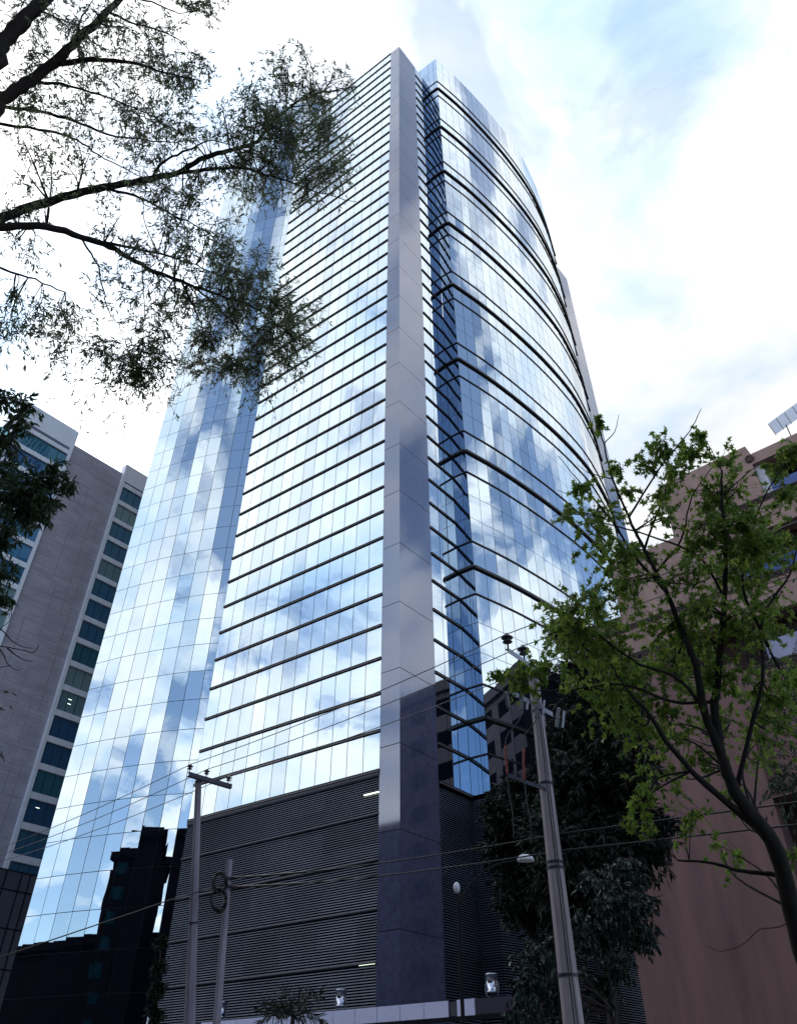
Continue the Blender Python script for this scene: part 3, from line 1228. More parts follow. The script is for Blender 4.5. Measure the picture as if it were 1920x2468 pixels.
# three bare conductors, each one wire from beyond the left pole to beyond the right pole
LABW = ('highest of the three pale bare wires, tied to the leftmost insulators', 'middle one of the three pale bare wires between the poles',
        'lowest of the three pale bare wires, tied to the right-hand insulators')
for i in range(3):
    a, b_ = lw[i], rw[i]
    d = (b_ - a)
    far_l = a - d * 1.6 + zz * .1
    far_r = b_ + d * 1.4
    mb = MB()
    mb.tube(span(far_l, a, .25)[:-1] + span(a, b_, .12) + span(b_, far_r, .12)[1:], .0105, 6)
    tag(mb.build('power_line', WIRE), LABW[i], 'wire', 'bare wires between the poles')
# lower telephone cables
t1, t2 = at_y(551, 2116, 19.6), at_y(551, 2138, 19.6)
for i, (a, pr_pt, rad, lab) in enumerate(((t1, at_y(1345, 2010, 13.0), .012, 'upper thin black cable from the short pole across the granite pillar'),
                                          (t2, at_y(1352, 2050, 13.0), .012, 'lower thin black cable from the short pole across the granite pillar'))):
    d = pr_pt - a
    mb = MB()
    pts = span(a, pr_pt, .10, 40)
    mb.tube(pts + [pr_pt + d * .2, pr_pt + d * .6], rad, 6)
    # spiral wrapping near the pole
    for j in range(1, 13):
        p = pts[j]
        mb.tube([p - d.normalized() * .12, p + d.normalized() * .12], rad * 2.1, 6)
    tag(mb.build('telephone_cable', CABLE), lab, 'cable', 'telephone cables')
a, b_ = at_y(400, 2172, 19.2), at_y(551, 2128, 19.6)
mb = MB()
mb.tube([a - (b_ - a) * 3 - zz * .2, at_y(335, 2195, 19.0), a, b_], .013, 6)
tag(mb.build('telephone_cable', CABLE), 'thin cable from the short pole out over the dark reflection', 'cable', 'telephone cables')
for i, (x0, y0, x1, y1) in enumerate(((1480, 2010, 1790, 1945), (1560, 2085, 1800, 2040))):
    pass

# street lamp
lp0 = at_y(1108, 2330, 24)
lamp = thing('street_lamp', 'white street lamp head on a thin curved arm left of the weathered pole', 'street lamp', (lp0.x, lp0.y, 0))
mb = MB()
lpt = at_y(1105, 2160, 24)
mb.tube([(lp0.x, lp0.y, 0.13), lp0.lerp(lpt, .5), lpt], [.06, .05, .04], 10)
mb.build('post', FRAME, lamp)
mb = MB()
arm_pts = [at_y(x, y, 23.6) for x, y in ((1107, 2170), (1135, 2128), (1165, 2100), (1200, 2082), (1246, 2073))]
mb.tube(arm_pts, .024, 8)
mb.build('arm', FRAME, lamp)
mb = MB()
hc = at_y(1266, 2073, 23.6)
ax = (at_y(1285, 2073, 23.6) - at_y(1246, 2073, 23.6))
hl = ax.length
ax.normalize()
sd = zz.cross(ax)
rows = []
for i in range(11):
    f_ = i / 10
    wd = .16 * (1 - (2 * f_ - 1) ** 4) ** .5 + .01
    ht = .15 * (1 - (2 * f_ - 1) ** 2) ** .5 + .01
    c_ = hc + ax * (f_ - .5) * hl * 1.05
    rows.append([c_ + sd * wd * math.cos(a) + zz * (ht * math.sin(a) if math.sin(a) > 0 else .05 * math.sin(a)) for a in [2 * math.pi * k / 14 for k in range(14)]])
for r0, r1 in zip(rows, rows[1:]):
    for k in range(14):
        mb.face([r0[k], r1[k], r1[(k + 1) % 14], r0[(k + 1) % 14]])
mb.build('lamp_head', LAMPW, lamp, True)
mb = MB()
mb.lathe([(0, -.16), (.07, -.14), (.10, -.02), (.08, .08), (.03, .13), (0, .14)], at_y(1100, 2138, 24), n=14)
mb.build('photocell', LAMPW, lamp, True)

# ------------------------------------------------------------------ trees
def bez(p, n=5):
    return catmull3(p, n)


def catmull3(pts, n):
    if len(pts) < 3:
        return list(pts)
    out = []
    P = [pts[0] * 2 - pts[1]] + list(pts) + [pts[-1] * 2 - pts[-2]]
    for i in range(1, len(P) - 2):
        for j in range(n):
            s = j / n
            a, b, c_, d = P[i - 1], P[i], P[i + 1], P[i + 2]
            out.append(.5 * ((2 * b) + (c_ - a) * s + (2 * a - 5 * b + 4 * c_ - d) * s * s + (3 * b - a - 3 * c_ + d) * s ** 3))
    out.append(pts[-1])
    return out


def rvec(r_):
    while True:
        v = Vector((r_.uniform(-1, 1), r_.uniform(-1, 1), r_.uniform(-1, 1)))
        if .05 < v.length < 1:
            return v.normalized()


def lance(mb, p, d, L, w, r_):
    """narrow leaf folded along its rib"""
    d = d.normalized()
    s = d.cross(rvec(r_))
    if s.length < 1e-3:
        return
    s.normalize()
    n = d.cross(s)
    a = p + d * L * .45
    tip = p + d * L + n * L * r_.uniform(-.15, .05)
    i = len(mb.v)
    mb.v += [tuple(p), tuple(a + s * w * .5 + n * w * .2), tuple(tip), tuple(a - s * w * .5 + n * w * .2)]
    mb.f += [(i, i + 1, i + 2), (i, i + 2, i + 3)]
    mb.m += [0, 0]


STAR = [(0, 0), (.16, -.10), (.52, -.22), (.30, .10), (.62, .34), (.24, .36), (0, 1.0), (-.24, .36), (-.62, .34), (-.30, .10), (-.52, -.22), (-.16, -.10)]


def star(mb, p, d, L, r_):
    """five-lobed leaf on a short stalk"""
    d = d.normalized()
    s = d.cross(rvec(r_))
    if s.length < 1e-3:
        return
    s.normalize()
    n = d.cross(s)
    i = len(mb.v)
    bend = r_.uniform(-.75, .2)
    c = p + d * L * .28
    mb.v.append(tuple(c))
    for x, y in STAR:
        mb.v.append(tuple(p + s * x * L * .85 + d * y * L * .8 + n * (bend * L * (x * x + (y - .3) ** 2))))
    k = len(STAR)
    for j in range(k):
        mb.f.append((i, i + 1 + j, i + 1 + (j + 1) % k))
        mb.m.append(0)


def oval(mb, p, d, L, w, r_):
    d = d.normalized()
    s = d.cross(rvec(r_))
    if s.length < 1e-3:
        return
    s.normalize()
    n = d.cross(s)
    i = len(mb.v)
    mb.v += [tuple(p), tuple(p + d * L * .35 + s * w * .5 + n * w * .15), tuple(p + d * L * .7 + s * w * .38 + n * w * .1), tuple(p + d * L - n * L * .12),
             tuple(p + d * L * .7 - s * w * .38 + n * w * .1), tuple(p + d * L * .35 - s * w * .5 + n * w * .15)]
    mb.f += [(i, i + 1, i + 2, i + 3), (i, i + 3, i + 4, i + 5)]
    mb.m += [0, 0]


class Tree:
    def __init__(self, seed):
        self.r = random.Random(seed)
        self.wood, self.leaf, self.nodes = MB(), MB(), []

    def limb(self, pts, r0, r1, n=7, jit=0.0, sub=5):
        pts = catmull3([Vector(p) for p in pts], sub)
        if jit:
            pts = [p + rvec(self.r) * jit if 0 < i < len(pts) - 1 else p for i, p in enumerate(pts)]
        m = len(pts) - 1
        rad = [(r0 + (r1 - r0) * (i / m) ** .8) * self.r.uniform(.93, 1.09) for i in range(m + 1)]
        self.wood.tube(pts, rad, n)
        self.nodes += [(p, rr) for p, rr in zip(pts, rad)]
        return pts

    def cluster(self, c, rad, twigs, leafn, maker, droop=.25, r_tw=.004, feeders=2, flat=1.0):
        """a feeder branch from the nearest wood into the cluster, then twigs with leaves"""
        r_ = self.r
        base = min(self.nodes, key=lambda a: (a[0] - c).length - 4 * a[1])
        p0 = base[0]
        L = (c - p0).length
        feeds = []
        for _ in range(feeders):
            e = c + rvec(r_) * rad * .45
            mid_ = p0.lerp(e, .5) + rvec(r_) * L * .16 + Vector((0, 0, .06 * L))
            pts = catmull3([p0, mid_, e], 4)
            r0 = min(base[1] * .55, r_tw * 3.2 + .004 * L)
            self.wood.tube(pts, [r0 + (r_tw - r0) * (i / (len(pts) - 1)) for i in range(len(pts))], 4)
            feeds.append(pts)
        for _ in range(twigs):
            f = r_.choice(feeds)
            s = f[r_.randrange(max(1, len(f) // 3), len(f))] if r_.random() < .8 else f[-1]
            v = rvec(r_)
            v.z *= flat
            e = c + v * rad * r_.random() ** .4 - Vector((0, 0, droop * rad * r_.random()))
            md = s.lerp(e, .5) + rvec(r_) * (e - s).length * .14 + Vector((0, 0, droop * (e - s).length * .25))
            pts = catmull3([s, md, e], 3)
            self.wood.tube(pts, [r_tw * (1 - .75 * i / (len(pts) - 1)) for i in range(len(pts))], 3, cap=False)
            m = len(pts) - 1
            for k in range(leafn):
                u = 1 - (r_.random() ** 1.3) * .85
                j = min(m - 1, int(u * m))
                p = pts[j].lerp(pts[j + 1], u * m - j)
                d = (pts[j + 1] - pts[j]).normalized() * .7 + rvec(r_) * .75 + Vector((0, 0, -droop))
                maker(self.leaf, p, d, r_)

    def done(self, name, label, cat, base, bark, leafm, group=None):
        t = thing(name, label, cat, base, group)
        self.wood.build('trunk', bark, t, True)
        self.leaf.build('crown', leafm, t)
        return t


def D2S(lst):
    return [(x * 1.1301, y * 1.1301) for x, y in lst]


# willow reaching in from the left
T = Tree(21)
tb = Vector((-9.2, 4.6, .1))
t0 = Vector((-8.6, 4.9, 6.2))
T.limb([tb, tb + Vector((.15, .1, 3)), t0], .34, .24, 10)
fork = t0


def from_fork(pts, r0, r1, ts, jit=.012, rs=None):
    """ts: distance of each traced point from the camera"""
    P = []
    for i, (x, y) in enumerate(pts):
        f_ = i / (len(pts) - 1)
        P.append(at_t(x, y, ts[0] + (ts[1] - ts[0]) * f_))
    lead = [fork, fork.lerp(P[0], .5) + Vector((-.1, 0, .25))]
    k = max(2, len(P) + 2)
    return T.limb(lead + P, r0 * .68, r1, 8, jit)


from_fork([(-60, 300), (0, 243), (62, 203), (130, 152), (186, 96), (243, 45), (288, 0), (330, -60)], .15, .03, (8.6, 9.6))
from_fork([(-60, 190), (0, 113), (56, 51), (107, 0), (150, -60)], .17, .07, (8.4, 8.9))
from_fork([(-70, 570), (0, 528), (85, 497), (169, 469), (254, 452), (361, 432), (429, 415), (497, 378), (565, 359), (621, 339), (667, 282), (723, 243), (791, 220), (864, 209)], .125, .008, (9.3, 11.2))
from_fork([(-70, 545), (0, 545), (113, 548), (215, 576), (294, 610), (373, 655), (452, 684), (531, 712), (610, 740), (690, 800)], .105, .008, (8.8, 10.2))
from_fork([(-60, 250), (0, 257), (102, 271), (198, 299), (282, 328), (367, 339), (430, 345)], .06, .006, (9.4, 10.2))
from_fork([(-60, 280), (0, 297), (113, 316), (186, 339), (254, 384), (350, 429)], .06, .006, (9.8, 10.4))
from_fork([(-60, 610), (0, 644), (68, 667), (158, 704)], .045, .008, (8.6, 9.0))


def side(pts, r0, r1, t, jit=.01):
    P = [at_t(x, y, t + .04 * i) for i, (x, y) in enumerate(pts)]
    near_ = min(T.nodes, key=lambda a: (a[0] - P[0]).length)[0]
    sh = near_ - P[0]
    P = [p + sh * max(0, 1 - i / 2) for i, p in enumerate(P)]
    T.limb(P, r0 * .75, r1 * .8, 6, jit)


side([(130, 158), (226, 147), (316, 150), (395, 175), (486, 195)], .05, .006, 9.0)
side([(361, 432), (395, 390), (452, 362), (508, 339), (560, 350)], .03, .006, 9.9)
side([(429, 421), (508, 410), (576, 404), (638, 421), (706, 440), (785, 469), (859, 486)], .038, .005, 10.2)
side([(249, 466), (339, 486), (407, 514), (480, 548), (531, 588), (565, 620)], .028, .005, 9.8)
side([(181, 580), (226, 640), (250, 700), (262, 750), (290, 790), (300, 860)], .018, .004, 9.1)
side([(339, 635), (343, 690), (350, 768), (325, 815), (345, 860)], .014, .003, 9.4)
side([(215, 570), (339, 597), (429, 625), (500, 650), (580, 690)], .03, .005, 9.4)
side([(460, 690), (520, 740), (600, 820), (640, 880)], .02, .004, 9.7)
side([(430, 675), (480, 780), (500, 860)], .02, .004, 9.6)
side([(540, 715), (560, 800), (555, 900)], .016, .004, 9.9)
side([(640, 340), (700, 360), (780, 400), (840, 440)], .02, .004, 10.8)
side([(186, 96), (200, 40), (230, -10)], .025, .006, 9.2)
side([(60, 210), (160, 215), (300, 250), (420, 310)], .03, .004, 9.2)
side([(288, 0), (360, 10), (430, 30), (500, 20)], .02, .004, 9.6)
side([(243, 45), (300, 60), (420, 90), (470, 140)], .025, .004, 9.5)


def wl_leaf(mb, p, d, r_):
    lance(mb, p, d, r_.uniform(.05, .10), r_.uniform(.013, .022), r_)


WC = [(50, 40, 70, 6), (140, 60, 80, 10), (240, 50, 80, 10), (330, 40, 70, 7), (90, 150, 80, 9), (200, 150, 90, 12), (300, 150, 80, 12), (380, 170, 60, 12), (425, 130, 40, 5),
      (270, 230, 80, 9), (350, 240, 60, 6), (150, 240, 80, 9), (50, 220, 70, 8), (60, 320, 80, 8), (170, 320, 80, 8), (270, 320, 70, 6), (100, 400, 60, 4), (230, 390, 60, 4),
      (450, 12, 42, 5), (400, 5, 30, 3), (560, 250, 60, 9), (620, 170, 65, 10), (680, 200, 55, 8), (620, 290, 75, 18), (680, 280, 65, 16), (570, 340, 55, 8), (690, 370, 60, 10), (740, 330, 45, 4),
      (640, 400, 55, 9), (500, 270, 45, 5), (720, 170, 35, 3), (640, 115, 30, 2), (590, 125, 30, 3), (540, 195, 50, 5), (600, 230, 60, 8),
      (350, 430, 55, 6), (400, 390, 50, 4), (330, 380, 50, 4), (430, 440, 40, 3), (360, 480, 45, 4),
      (480, 590, 60, 9), (540, 600, 60, 14), (590, 640, 62, 17), (620, 690, 55, 11), (500, 670, 75, 13), (560, 735, 70, 17), (440, 720, 55, 8), (420, 780, 45, 5), (490, 790, 45, 9), (610, 770, 45, 7), (540, 790, 45, 8),
      (400, 640, 55, 5), (340, 610, 40, 3), (640, 740, 35, 4), (660, 650, 30, 2),
      (40, 470, 60, 5), (60, 540, 60, 4), (80, 680, 55, 7), (30, 720, 55, 7), (150, 690, 55, 7), (200, 740, 55, 8), (120, 750, 55, 6), (280, 795, 50, 10), (310, 835, 38, 6), (250, 770, 45, 5), (310, 730, 45, 4), (20, 640, 45, 4),
      (380, 540, 45, 3), (240, 470, 45, 3)]
for x, y, rad, n_ in WC:
    x, y = x * 1.1301, y * 1.1301
    t_ = 9.0 + 1.4 * min(1, max(0, x / 800))
    t_ += T.r.uniform(-.5, .5)
    T.cluster(at_t(x, y, t_), rad * 1.13 * t_ / F_PX * 1.25, int(n_ * 4.2), 13, wl_leaf, .3, .0035, 3)
for p, rr in [n_ for n_ in T.nodes if n_[1] < .09]:
    dp = p - CAM
    if T.r.random() < .75 and dp.x > -.62 * dp.y and dp.z > 0 and dp.x < -.10 * (dp.y * .778 + dp.z * .628):
        c = p + rvec(T.r) * T.r.uniform(.25, 1.0)
        T.cluster(c, T.r.uniform(.22, .48), T.r.randrange(5, 12), 10, wl_leaf, .4, .0035, 2)
T.done('willow_tree', 'willow-leaved tree reaching long dark branches in from the upper left', 'tree', tb, BARK, WILLOW)

# ash closer on the left edge
T = Tree(8)
tb = Vector((-6.6, 4.0, .1))
T.limb([tb, tb + Vector((0, .1, 2.2)), at_t(-240, 1250, 6.8), at_t(-200, 1000, 6.9), at_t(-150, 800, 7.0)], .16, .03, 8)
T.limb([at_t(-220, 1100, 6.8), at_t(-100, 1060, 6.7), at_t(0, 1055, 6.6), at_t(60, 1100, 6.5)], .03, .006, 6)
T.limb([at_t(-220, 1150, 6.8), at_t(-100, 1180, 6.7), at_t(0, 1190, 6.6), at_t(90, 1195, 6.5)], .03, .006, 6)
T.limb([at_t(-200, 950, 6.8), at_t(-80, 950, 6.7), at_t(40, 960, 6.6)], .025, .005, 6)
for pts in ([(-60, 1490), (0, 1515), (30, 1545), (60, 1560), (80, 1562)], [(-60, 1550), (0, 1557), (60, 1568), (80, 1573), (92, 1560), (94, 1553)],
            [(18, 1562), (40, 1580), (62, 1592), (82, 1593)], [(0, 1565), (10, 1580), (20, 1602), (40, 1615), (52, 1613)], [(-60, 1610), (0, 1608), (30, 1603)]):
    T.limb([at_t(x, y, 6.8) for x, y in pts], .007, .0025, 5)
T.limb([at_t(-240, 1300, 6.8), at_t(-140, 1480, 6.8), at_t(-60, 1520, 6.8)], .02, .007, 5)


def ash_leaf(mb, p, d, r_):
    lance(mb, p, d + Vector((0, 0, -.3)), r_.uniform(.06, .10), r_.uniform(.016, .025), r_)


for x, y, rad, n_ in [(20, 850, 45, 7), (60, 860, 35, 5), (25, 950, 55, 8), (40, 900, 40, 6), (80, 1040, 55, 17), (30, 1060, 60, 18), (125, 1010, 35, 7), (10, 1150, 45, 12), (55, 1100, 45, 11), (5, 1230, 35, 6), (100, 1080, 35, 8), (20, 1000, 45, 8), (5, 1280, 25, 4), (150, 1030, 22, 3)]:
    T.cluster(at_t(x * 1.13, y * 1.13, 6.6 + T.r.uniform(-.3, .3)), rad * 1.13 * 6.6 / F_PX, int(n_ * 2.6), 13, ash_leaf, .35, .003, 2)
T.done('ash_tree', 'dark leafy sprays of an ash tree hanging over the concrete block', 'tree', tb, BARK, FRESNO)

# sweetgum on the right
T = Tree(33)
TG = 9.0
gb = at_t(1985, 2560, 8.2)
gb = Vector((gb.x, gb.y, .1))


def gp(pts, t0_=TG, dt=.12):
    return [at_t(x, y, t0_ + dt * i) for i, (x, y) in enumerate(pts)]


T.limb([gb] + gp([(1990, 2468), (1930, 2290), (1872, 2053), (1814, 1971), (1771, 1908), (1742, 1836), (1727, 1764), (1722, 1691), (1737, 1547), (1744, 1440), (1747, 1324), (1738, 1197), (1738, 1133)], 8.4, .10), .122, .011, 10, .008)
T.limb(gp([(1830, 2000), (1703, 1894), (1621, 1807), (1554, 1711), (1510, 1662), (1470, 1600)], 8.7), 0.0488, .01, 8, .008)
T.limb(gp([(1742, 1836), (1698, 1720), (1679, 1619), (1655, 1547), (1645, 1527), (1607, 1430), (1581, 1379), (1552, 1324), (1514, 1247), (1475, 1154), (1454, 1069), (1437, 1014)], 8.9, .10), 0.0562, .006, 8, .008)
T.limb(gp([(1607, 1430), (1522, 1332), (1475, 1256), (1403, 1171), (1344, 1099)], 9.6), 0.0225, .004, 6, .008)
T.limb(gp([(1581, 1379), (1640, 1300), (1665, 1200), (1720, 1120)], 9.6), 0.0188, .005, 6, .008)
T.limb(gp([(1514, 1247), (1598, 1116), (1660, 1040), (1689, 985)], 9.8), 0.0150, .004, 6, .006)
T.limb(gp([(1552, 1324), (1600, 1190), (1640, 1110), (1690, 1050)], 9.7), 0.0165, .004, 6, .006)
T.limb(gp([(1771, 1908), (1835, 1640), (1835, 1493), (1899, 1387), (1930, 1290)], 8.9), 0.0300, .008, 6, .008)
T.limb(gp([(1744, 1440), (1680, 1340), (1560, 1290), (1440, 1260), (1380, 1270)], 9.4), 0.0188, .005, 6, .008)
T.limb(gp([(1890, 2120), (1853, 2106), (1776, 2097), (1703, 2077), (1631, 2073)], 8.6), 0.0338, .012, 6, .008)
T.limb(gp([(1742, 1780), (1640, 1640), (1540, 1600), (1440, 1530), (1370, 1480)], 9.0), 0.0263, .006, 6, .01)
T.limb(gp([(1722, 1691), (1620, 1690), (1500, 1650), (1400, 1660), (1290, 1665), (1215, 1640)], 9.1), 0.0225, .004, 6, .01)
T.limb(gp([(1850, 1560), (1790, 1420), (1800, 1300), (1850, 1180), (1900, 1100)], 9.1), 0.0225, .006, 6, .01)
for pts in ([(1475, 1154), (1420, 1140), (1390, 1120)], [(1454, 1069), (1480, 1040), (1490, 1000)], [(1403, 1171), (1370, 1190), (1340, 1180)], [(1403, 1240), (1350, 1240), (1330, 1245)], [(1738, 1197), (1800, 1140), (1830, 1120)],
            [(1925, 2215), (1870, 2235), (1830, 2240), (1790, 2275), (1740, 2292), (1700, 2280)]):
    T.limb(gp(pts, 9.5), 0.0090, .003, 5, .004)


def gum_leaf(mb, p, d, r_):
    star(mb, p, d + Vector((0, 0, -.45)), r_.uniform(.045, .118), r_)


GC = [(1275, 905, 14, 3), (1310, 1000, 22, 3), (1240, 1050, 30, 4), (1215, 1085, 32, 4), (1280, 1090, 35, 5), (1260, 1160, 38, 5), (1300, 1130, 35, 4), (1410, 965, 38, 9), (1480, 955, 32, 7), (1495, 925, 16, 4),
      (1440, 1010, 35, 6), (1375, 990, 26, 4), (1400, 1050, 30, 5), (1330, 1060, 24, 3), (1420, 1090, 24, 4), (1300, 1190, 45, 9), (1360, 1180, 45, 8), (1340, 1260, 55, 11), (1280, 1280, 45, 9), (1230, 1310, 50, 12), (1180, 1330, 40, 7),
      (1110, 1440, 36, 7), (1055, 1440, 18, 3), (1150, 1420, 34, 6), (1250, 1380, 55, 11), (1310, 1350, 55, 11), (1540, 975, 30, 5), (1560, 1040, 45, 10), (1500, 1060, 40, 8), (1600, 1100, 55, 13), (1550, 1130, 55, 13), (1620, 1180, 55, 12),
      (1480, 1150, 45, 9), (1460, 1220, 45, 9), (1540, 1230, 55, 12), (1610, 1260, 48, 10), (1660, 1160, 45, 9), (1680, 1050, 32, 7), (1690, 960, 24, 5), (1665, 1000, 26, 4), (1500, 1310, 55, 11), (1420, 1320, 55, 11), (1580, 1340, 55, 11),
      (1390, 1420, 55, 12), (1330, 1450, 55, 11), (1470, 1420, 55, 12), (1540, 1440, 55, 11), (1290, 1500, 45, 9), (1400, 1510, 55, 9), (1640, 1470, 45, 10), (1680, 1440, 36, 7), (1600, 1520, 45, 8), (1540, 1540, 45, 7), (1430, 1580, 45, 7),
      (1350, 1550, 45, 7), (1500, 1620, 36, 4), (1630, 1600, 45, 7), (1690, 1560, 36, 5), (1560, 1700, 28, 3), (1400, 1640, 36, 4), (1360, 1700, 36, 4), (1450, 1730, 50, 5), (1550, 1830, 36, 3), (1350, 1740, 26, 3), (1690, 1830, 28, 3),
      (1300, 1420, 50, 8), (1200, 1380, 40, 6), (1450, 1360, 50, 8), (1650, 1320, 45, 8), (1230, 1460, 30, 4)]
for x, y, rad, n_ in GC:
    t_ = TG + .7 + T.r.uniform(-.7, .7)
    T.cluster(at_t(x * 1.13, y * 1.13, t_), rad * 1.13 * t_ / F_PX * 1.7, int(n_ * 3.7), 7, gum_leaf, .3, .004, 2)
T.done('sweetgum_tree', 'sweetgum tree with fresh green star-shaped leaves before the brown stucco building', 'tree', gb, BARKG, MAPLE)


# dark conifers behind the right pole
def conifer(seed, clusters, Y, base_px, name, label, leafn=26, mk=None, bark=BARK, leafm=CYPRESS, sc=1.0, top=None, mult=3.0):
    T = Tree(seed)
    b = at_y(base_px[0], base_px[1], Y)
    b = Vector((b.x, b.y, .1))
    tp = at_y(top[0], top[1], Y + .5)
    T.limb([b, b.lerp(tp, .5) + Vector((.15, 0, 0)), tp], .26 * sc, .03, 9)
    for x, y, rad, n_ in clusters:
        Yc = Y + T.r.uniform(-2, 1.2) * sc
        c = at_y(x * 1.13, y * 1.13, Yc)
        t_ = (c - CAM).length
        T.cluster(c, rad * 1.13 * t_ / F_PX, int(n_ * mult), leafn, mk, .35, .008, 3)
    return T.done(name, label, 'tree', b, bark, leafm)


def needle(mb, p, d, r_):
    lance(mb, p, d, r_.uniform(.22, .42), r_.uniform(.06, .11), r_)


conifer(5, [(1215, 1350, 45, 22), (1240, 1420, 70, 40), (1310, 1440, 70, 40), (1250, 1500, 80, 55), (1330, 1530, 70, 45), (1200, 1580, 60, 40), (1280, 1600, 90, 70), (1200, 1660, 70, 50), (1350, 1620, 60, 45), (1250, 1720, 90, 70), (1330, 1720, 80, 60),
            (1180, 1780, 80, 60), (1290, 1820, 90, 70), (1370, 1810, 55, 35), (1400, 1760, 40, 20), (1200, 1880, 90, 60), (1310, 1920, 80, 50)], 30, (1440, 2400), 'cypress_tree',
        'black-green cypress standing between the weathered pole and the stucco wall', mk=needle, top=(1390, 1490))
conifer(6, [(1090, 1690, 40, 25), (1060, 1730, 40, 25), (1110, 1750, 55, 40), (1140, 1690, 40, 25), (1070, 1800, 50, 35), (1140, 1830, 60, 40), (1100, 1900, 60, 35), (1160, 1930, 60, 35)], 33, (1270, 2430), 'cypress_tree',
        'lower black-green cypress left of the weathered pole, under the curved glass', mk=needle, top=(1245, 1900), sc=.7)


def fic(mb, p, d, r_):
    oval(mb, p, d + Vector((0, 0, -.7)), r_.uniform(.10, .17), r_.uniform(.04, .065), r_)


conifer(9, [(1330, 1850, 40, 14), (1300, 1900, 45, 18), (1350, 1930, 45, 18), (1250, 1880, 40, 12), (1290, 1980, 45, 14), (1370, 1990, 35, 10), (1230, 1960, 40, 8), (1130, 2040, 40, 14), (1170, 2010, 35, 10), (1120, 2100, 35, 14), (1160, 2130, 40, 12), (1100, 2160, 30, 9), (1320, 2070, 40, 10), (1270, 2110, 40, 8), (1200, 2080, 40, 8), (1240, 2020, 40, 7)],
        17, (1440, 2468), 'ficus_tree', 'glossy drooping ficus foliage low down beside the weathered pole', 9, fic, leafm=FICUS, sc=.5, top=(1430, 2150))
conifer(12, [(345, 2010, 9, 8), (342, 2060, 12, 12), (338, 2110, 14, 14), (334, 2160, 14, 12)], 44, (375, 2500), 'slim_tree', 'slim dark young tree at the left foot of the louvred podium', 14, needle, leafm=CYPRESS, sc=.25, top=(388, 2290))

# small palm on the canopy edge
T = Tree(14)
pb = at_y(705, 2468, 24)
pb0 = Vector((pb.x, pb.y, .1))
T.limb([pb0, pb0.lerp(pb, .6), pb + Vector((0, 0, .15))], .12, .06, 8)
for i in range(18):
    a = 2 * math.pi * i / 18 + T.r.uniform(-.2, .2)
    el = T.r.uniform(.1, 1.1)
    d = Vector((math.cos(a) * math.cos(el), math.sin(a) * math.cos(el), math.sin(el)))
    s = pb + Vector((0, 0, .15))
    L_ = T.r.uniform(.8, 1.25)
    pts = catmull3([s, s + d * L_ * .5, s + d * L_ - Vector((0, 0, .35 * L_))], 4)
    T.wood.tube(pts, [.012 * (1 - .7 * j / 8) for j in range(len(pts))], 4)
    for j in range(2, len(pts)):
        for sg in (-1, 1):
            for k in range(2):
                dd = (pts[j] - pts[j - 1]).normalized() + rvec(T.r) * .9
                lance(T.leaf, pts[j - 1].lerp(pts[j], k * .5), dd, .34, .03, T.r)
T.done('palm_plant', 'small dark palm plant before the pale canopy edge', 'plant', pb0, BARK, PALM)

# ------------------------------------------------------------------ across the street: what the glass mirrors
def block_building(name, label, c, axis, w, d, h, wall, glass, floors, bays, cornice=True):
    ax = Vector((axis[0], axis[1])).normalized()
    ay = Vector((-ax.y, ax.x))
    t = thing(name, label, 'building', (c[0], c[1], 0))
    c = Vector(c)
    o_ = c - ax * w / 2 - ay * d / 2
    mb = MB()
    mb.frame_box((o_.x, o_.y, 0), (ax.x * w, ax.y * w, 0), (ay.x * d, ay.y * d, 0), (0, 0, h))
    mb.build('wall', wall, t)
    if cornice:
        mb = MB()
        o2 = o_ - ax * .5 - ay * .5
        mb.frame_box((o2.x, o2.y, h + .002), (ax.x * (w + 1), ax.y * (w + 1), 0), (ay.x * (d + 1), ay.y * (d + 1), 0), (0, 0, 1.2))
        mb.build('cornice', wall, t)
    fh = h / floors
    for side_ in (0, 1):
        oo = o_ - ay * .03 if side_ == 0 else o_ + ay * (d + .0)
        for i in range(floors):
            for j in range(bays):
                a = oo + ax * (w * (j + .2) / bays)
                mb = MB()
                mb.frame_box((a.x, a.y, i * fh + fh * .3), (ax.x * w * .6 / bays, ax.y * w * .6 / bays, 0), (ay.x * .03, ay.y * .03, 0), (0, 0, fh * .5))
                mb.build('window', glass, t)
    return t


def mirrored(name, label, c, w, d, h, wall, glass, floors, bays):
    """a plain street building with its windows facing the tower; axis parallel to the street"""
    return block_building(name, label, c, (-LD.x, -LD.y), w, d, h, wall, glass, floors, bays)


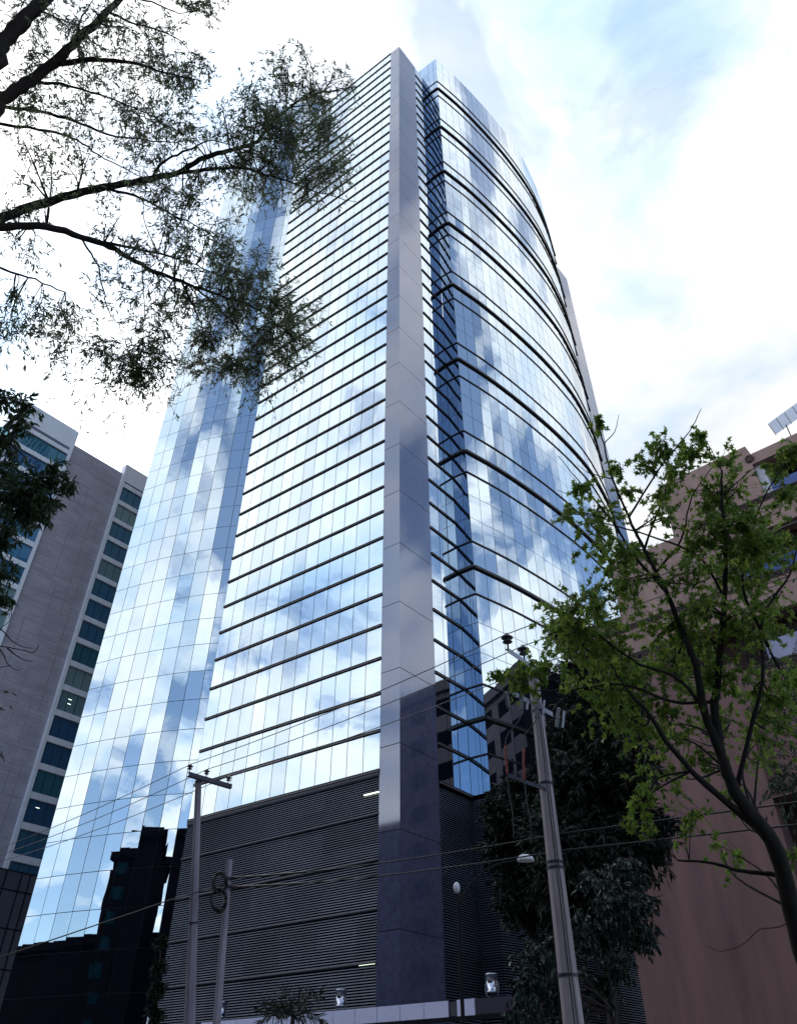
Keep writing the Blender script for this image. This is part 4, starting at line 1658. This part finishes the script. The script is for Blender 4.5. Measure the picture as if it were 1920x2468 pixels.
tb_ = mirrored('apartment_building', 'dark apartment building across the street, seen mirrored low in the curved glass', (-60.6, 31.5), 15, 14, 35.5, DKBLD, DARK, 10, 3)
ex = mirrored('glass_annex', 'narrow teal glass annex mirrored beside the dark apartment building', (-69.6, 38.4), 7, 12, 33, DKBLD, TEALG, 10, 1)
hs = mirrored('rear_house', 'brown rendered house tucked between the stucco building and the curved glass', (28, 67), 15, 13, 38.5, BROWNB, DARK, 11, 4)
hh = random.Random(4)
for i, (off, w, h) in enumerate(((-118, 22, 20), (-95, 18, 17), (-38, 26, 36), (-10, 26, 41), (18, 26, 38), (46, 24, 33))):
    p = C + LD * off + LN * 74
    mirrored('street_building', ('low brown house far along the opposite side of the street', 'brown house next to the lowest one across the street', 'dark block across the street left of the camera',
             'tallest dark block straight behind the camera', 'dark block across the street right of the camera', 'last dark block on the right across the street')[i], (p.x, p.y), w, 14, h, DKBLD if i > 1 else BROWNB, DARK, int(h / 3.3), 5)

lowh = mirrored('low_row', 'long low dark row of shops mirrored at the foot of the curved glass', (-77, 36.3), 66, 9, 23, DKBLD, DARK, 6, 9)

# unseen trees added out of frame to shade the foot of the street
T = Tree(77)
T.limb([(0, 0, .13), (.1, 0, 3), (0, .1, 6)], .22, .12, 8)
for i in range(7):
    a = i * .9
    T.limb([(0, 0, 4.5), (1.3 * math.cos(a), 1.3 * math.sin(a), 6.5), (2.6 * math.cos(a), 2.6 * math.sin(a), 8.5 + .4 * (i % 3))], .09, .03, 6)
for i in range(34):
    v = rvec(T.r)
    c = Vector((v.x * 3.6, v.y * 3.6, 9 + v.z * 3.4)) * 1.0
    T.cluster(c, 1.5, 22, 12, fic, .3, .01, 2)
st0 = T.done('street_tree', 'bushy street tree on the near pavement, right of the weathered pole', 'tree', (0, 0, 0), BARK, FRESNO, 'street trees')
SP = [(12.5, 17.0), (16.5, 12.0), (11.5, 7.0), (23, 30.5), (-13.5, 15.5), (-19.5, 24), (20, 23), (28, 37)]
SL = ['street tree on the near pavement, second from the weathered pole', 'street tree beside the sweetgum, nearest the camera', 'tall street tree at the foot of the stucco building',
      'street tree left of the willow on the near pavement', 'street tree farthest left, toward the concrete block', 'tall street tree between the stucco building and the road',
      'tall street tree at the far right end of the stucco wall']
for i, (x, y) in enumerate(SP):
    t = st0 if i == 0 else copy_tree(st0)
    t.location = (x, y, 0)
    t.rotation_euler = (0, 0, i * 1.3)
    if i in (3, 6, 7):
        t.scale = (1.3, 1.3, 1.45)
    if i:
        t['label'] = SL[i - 1]
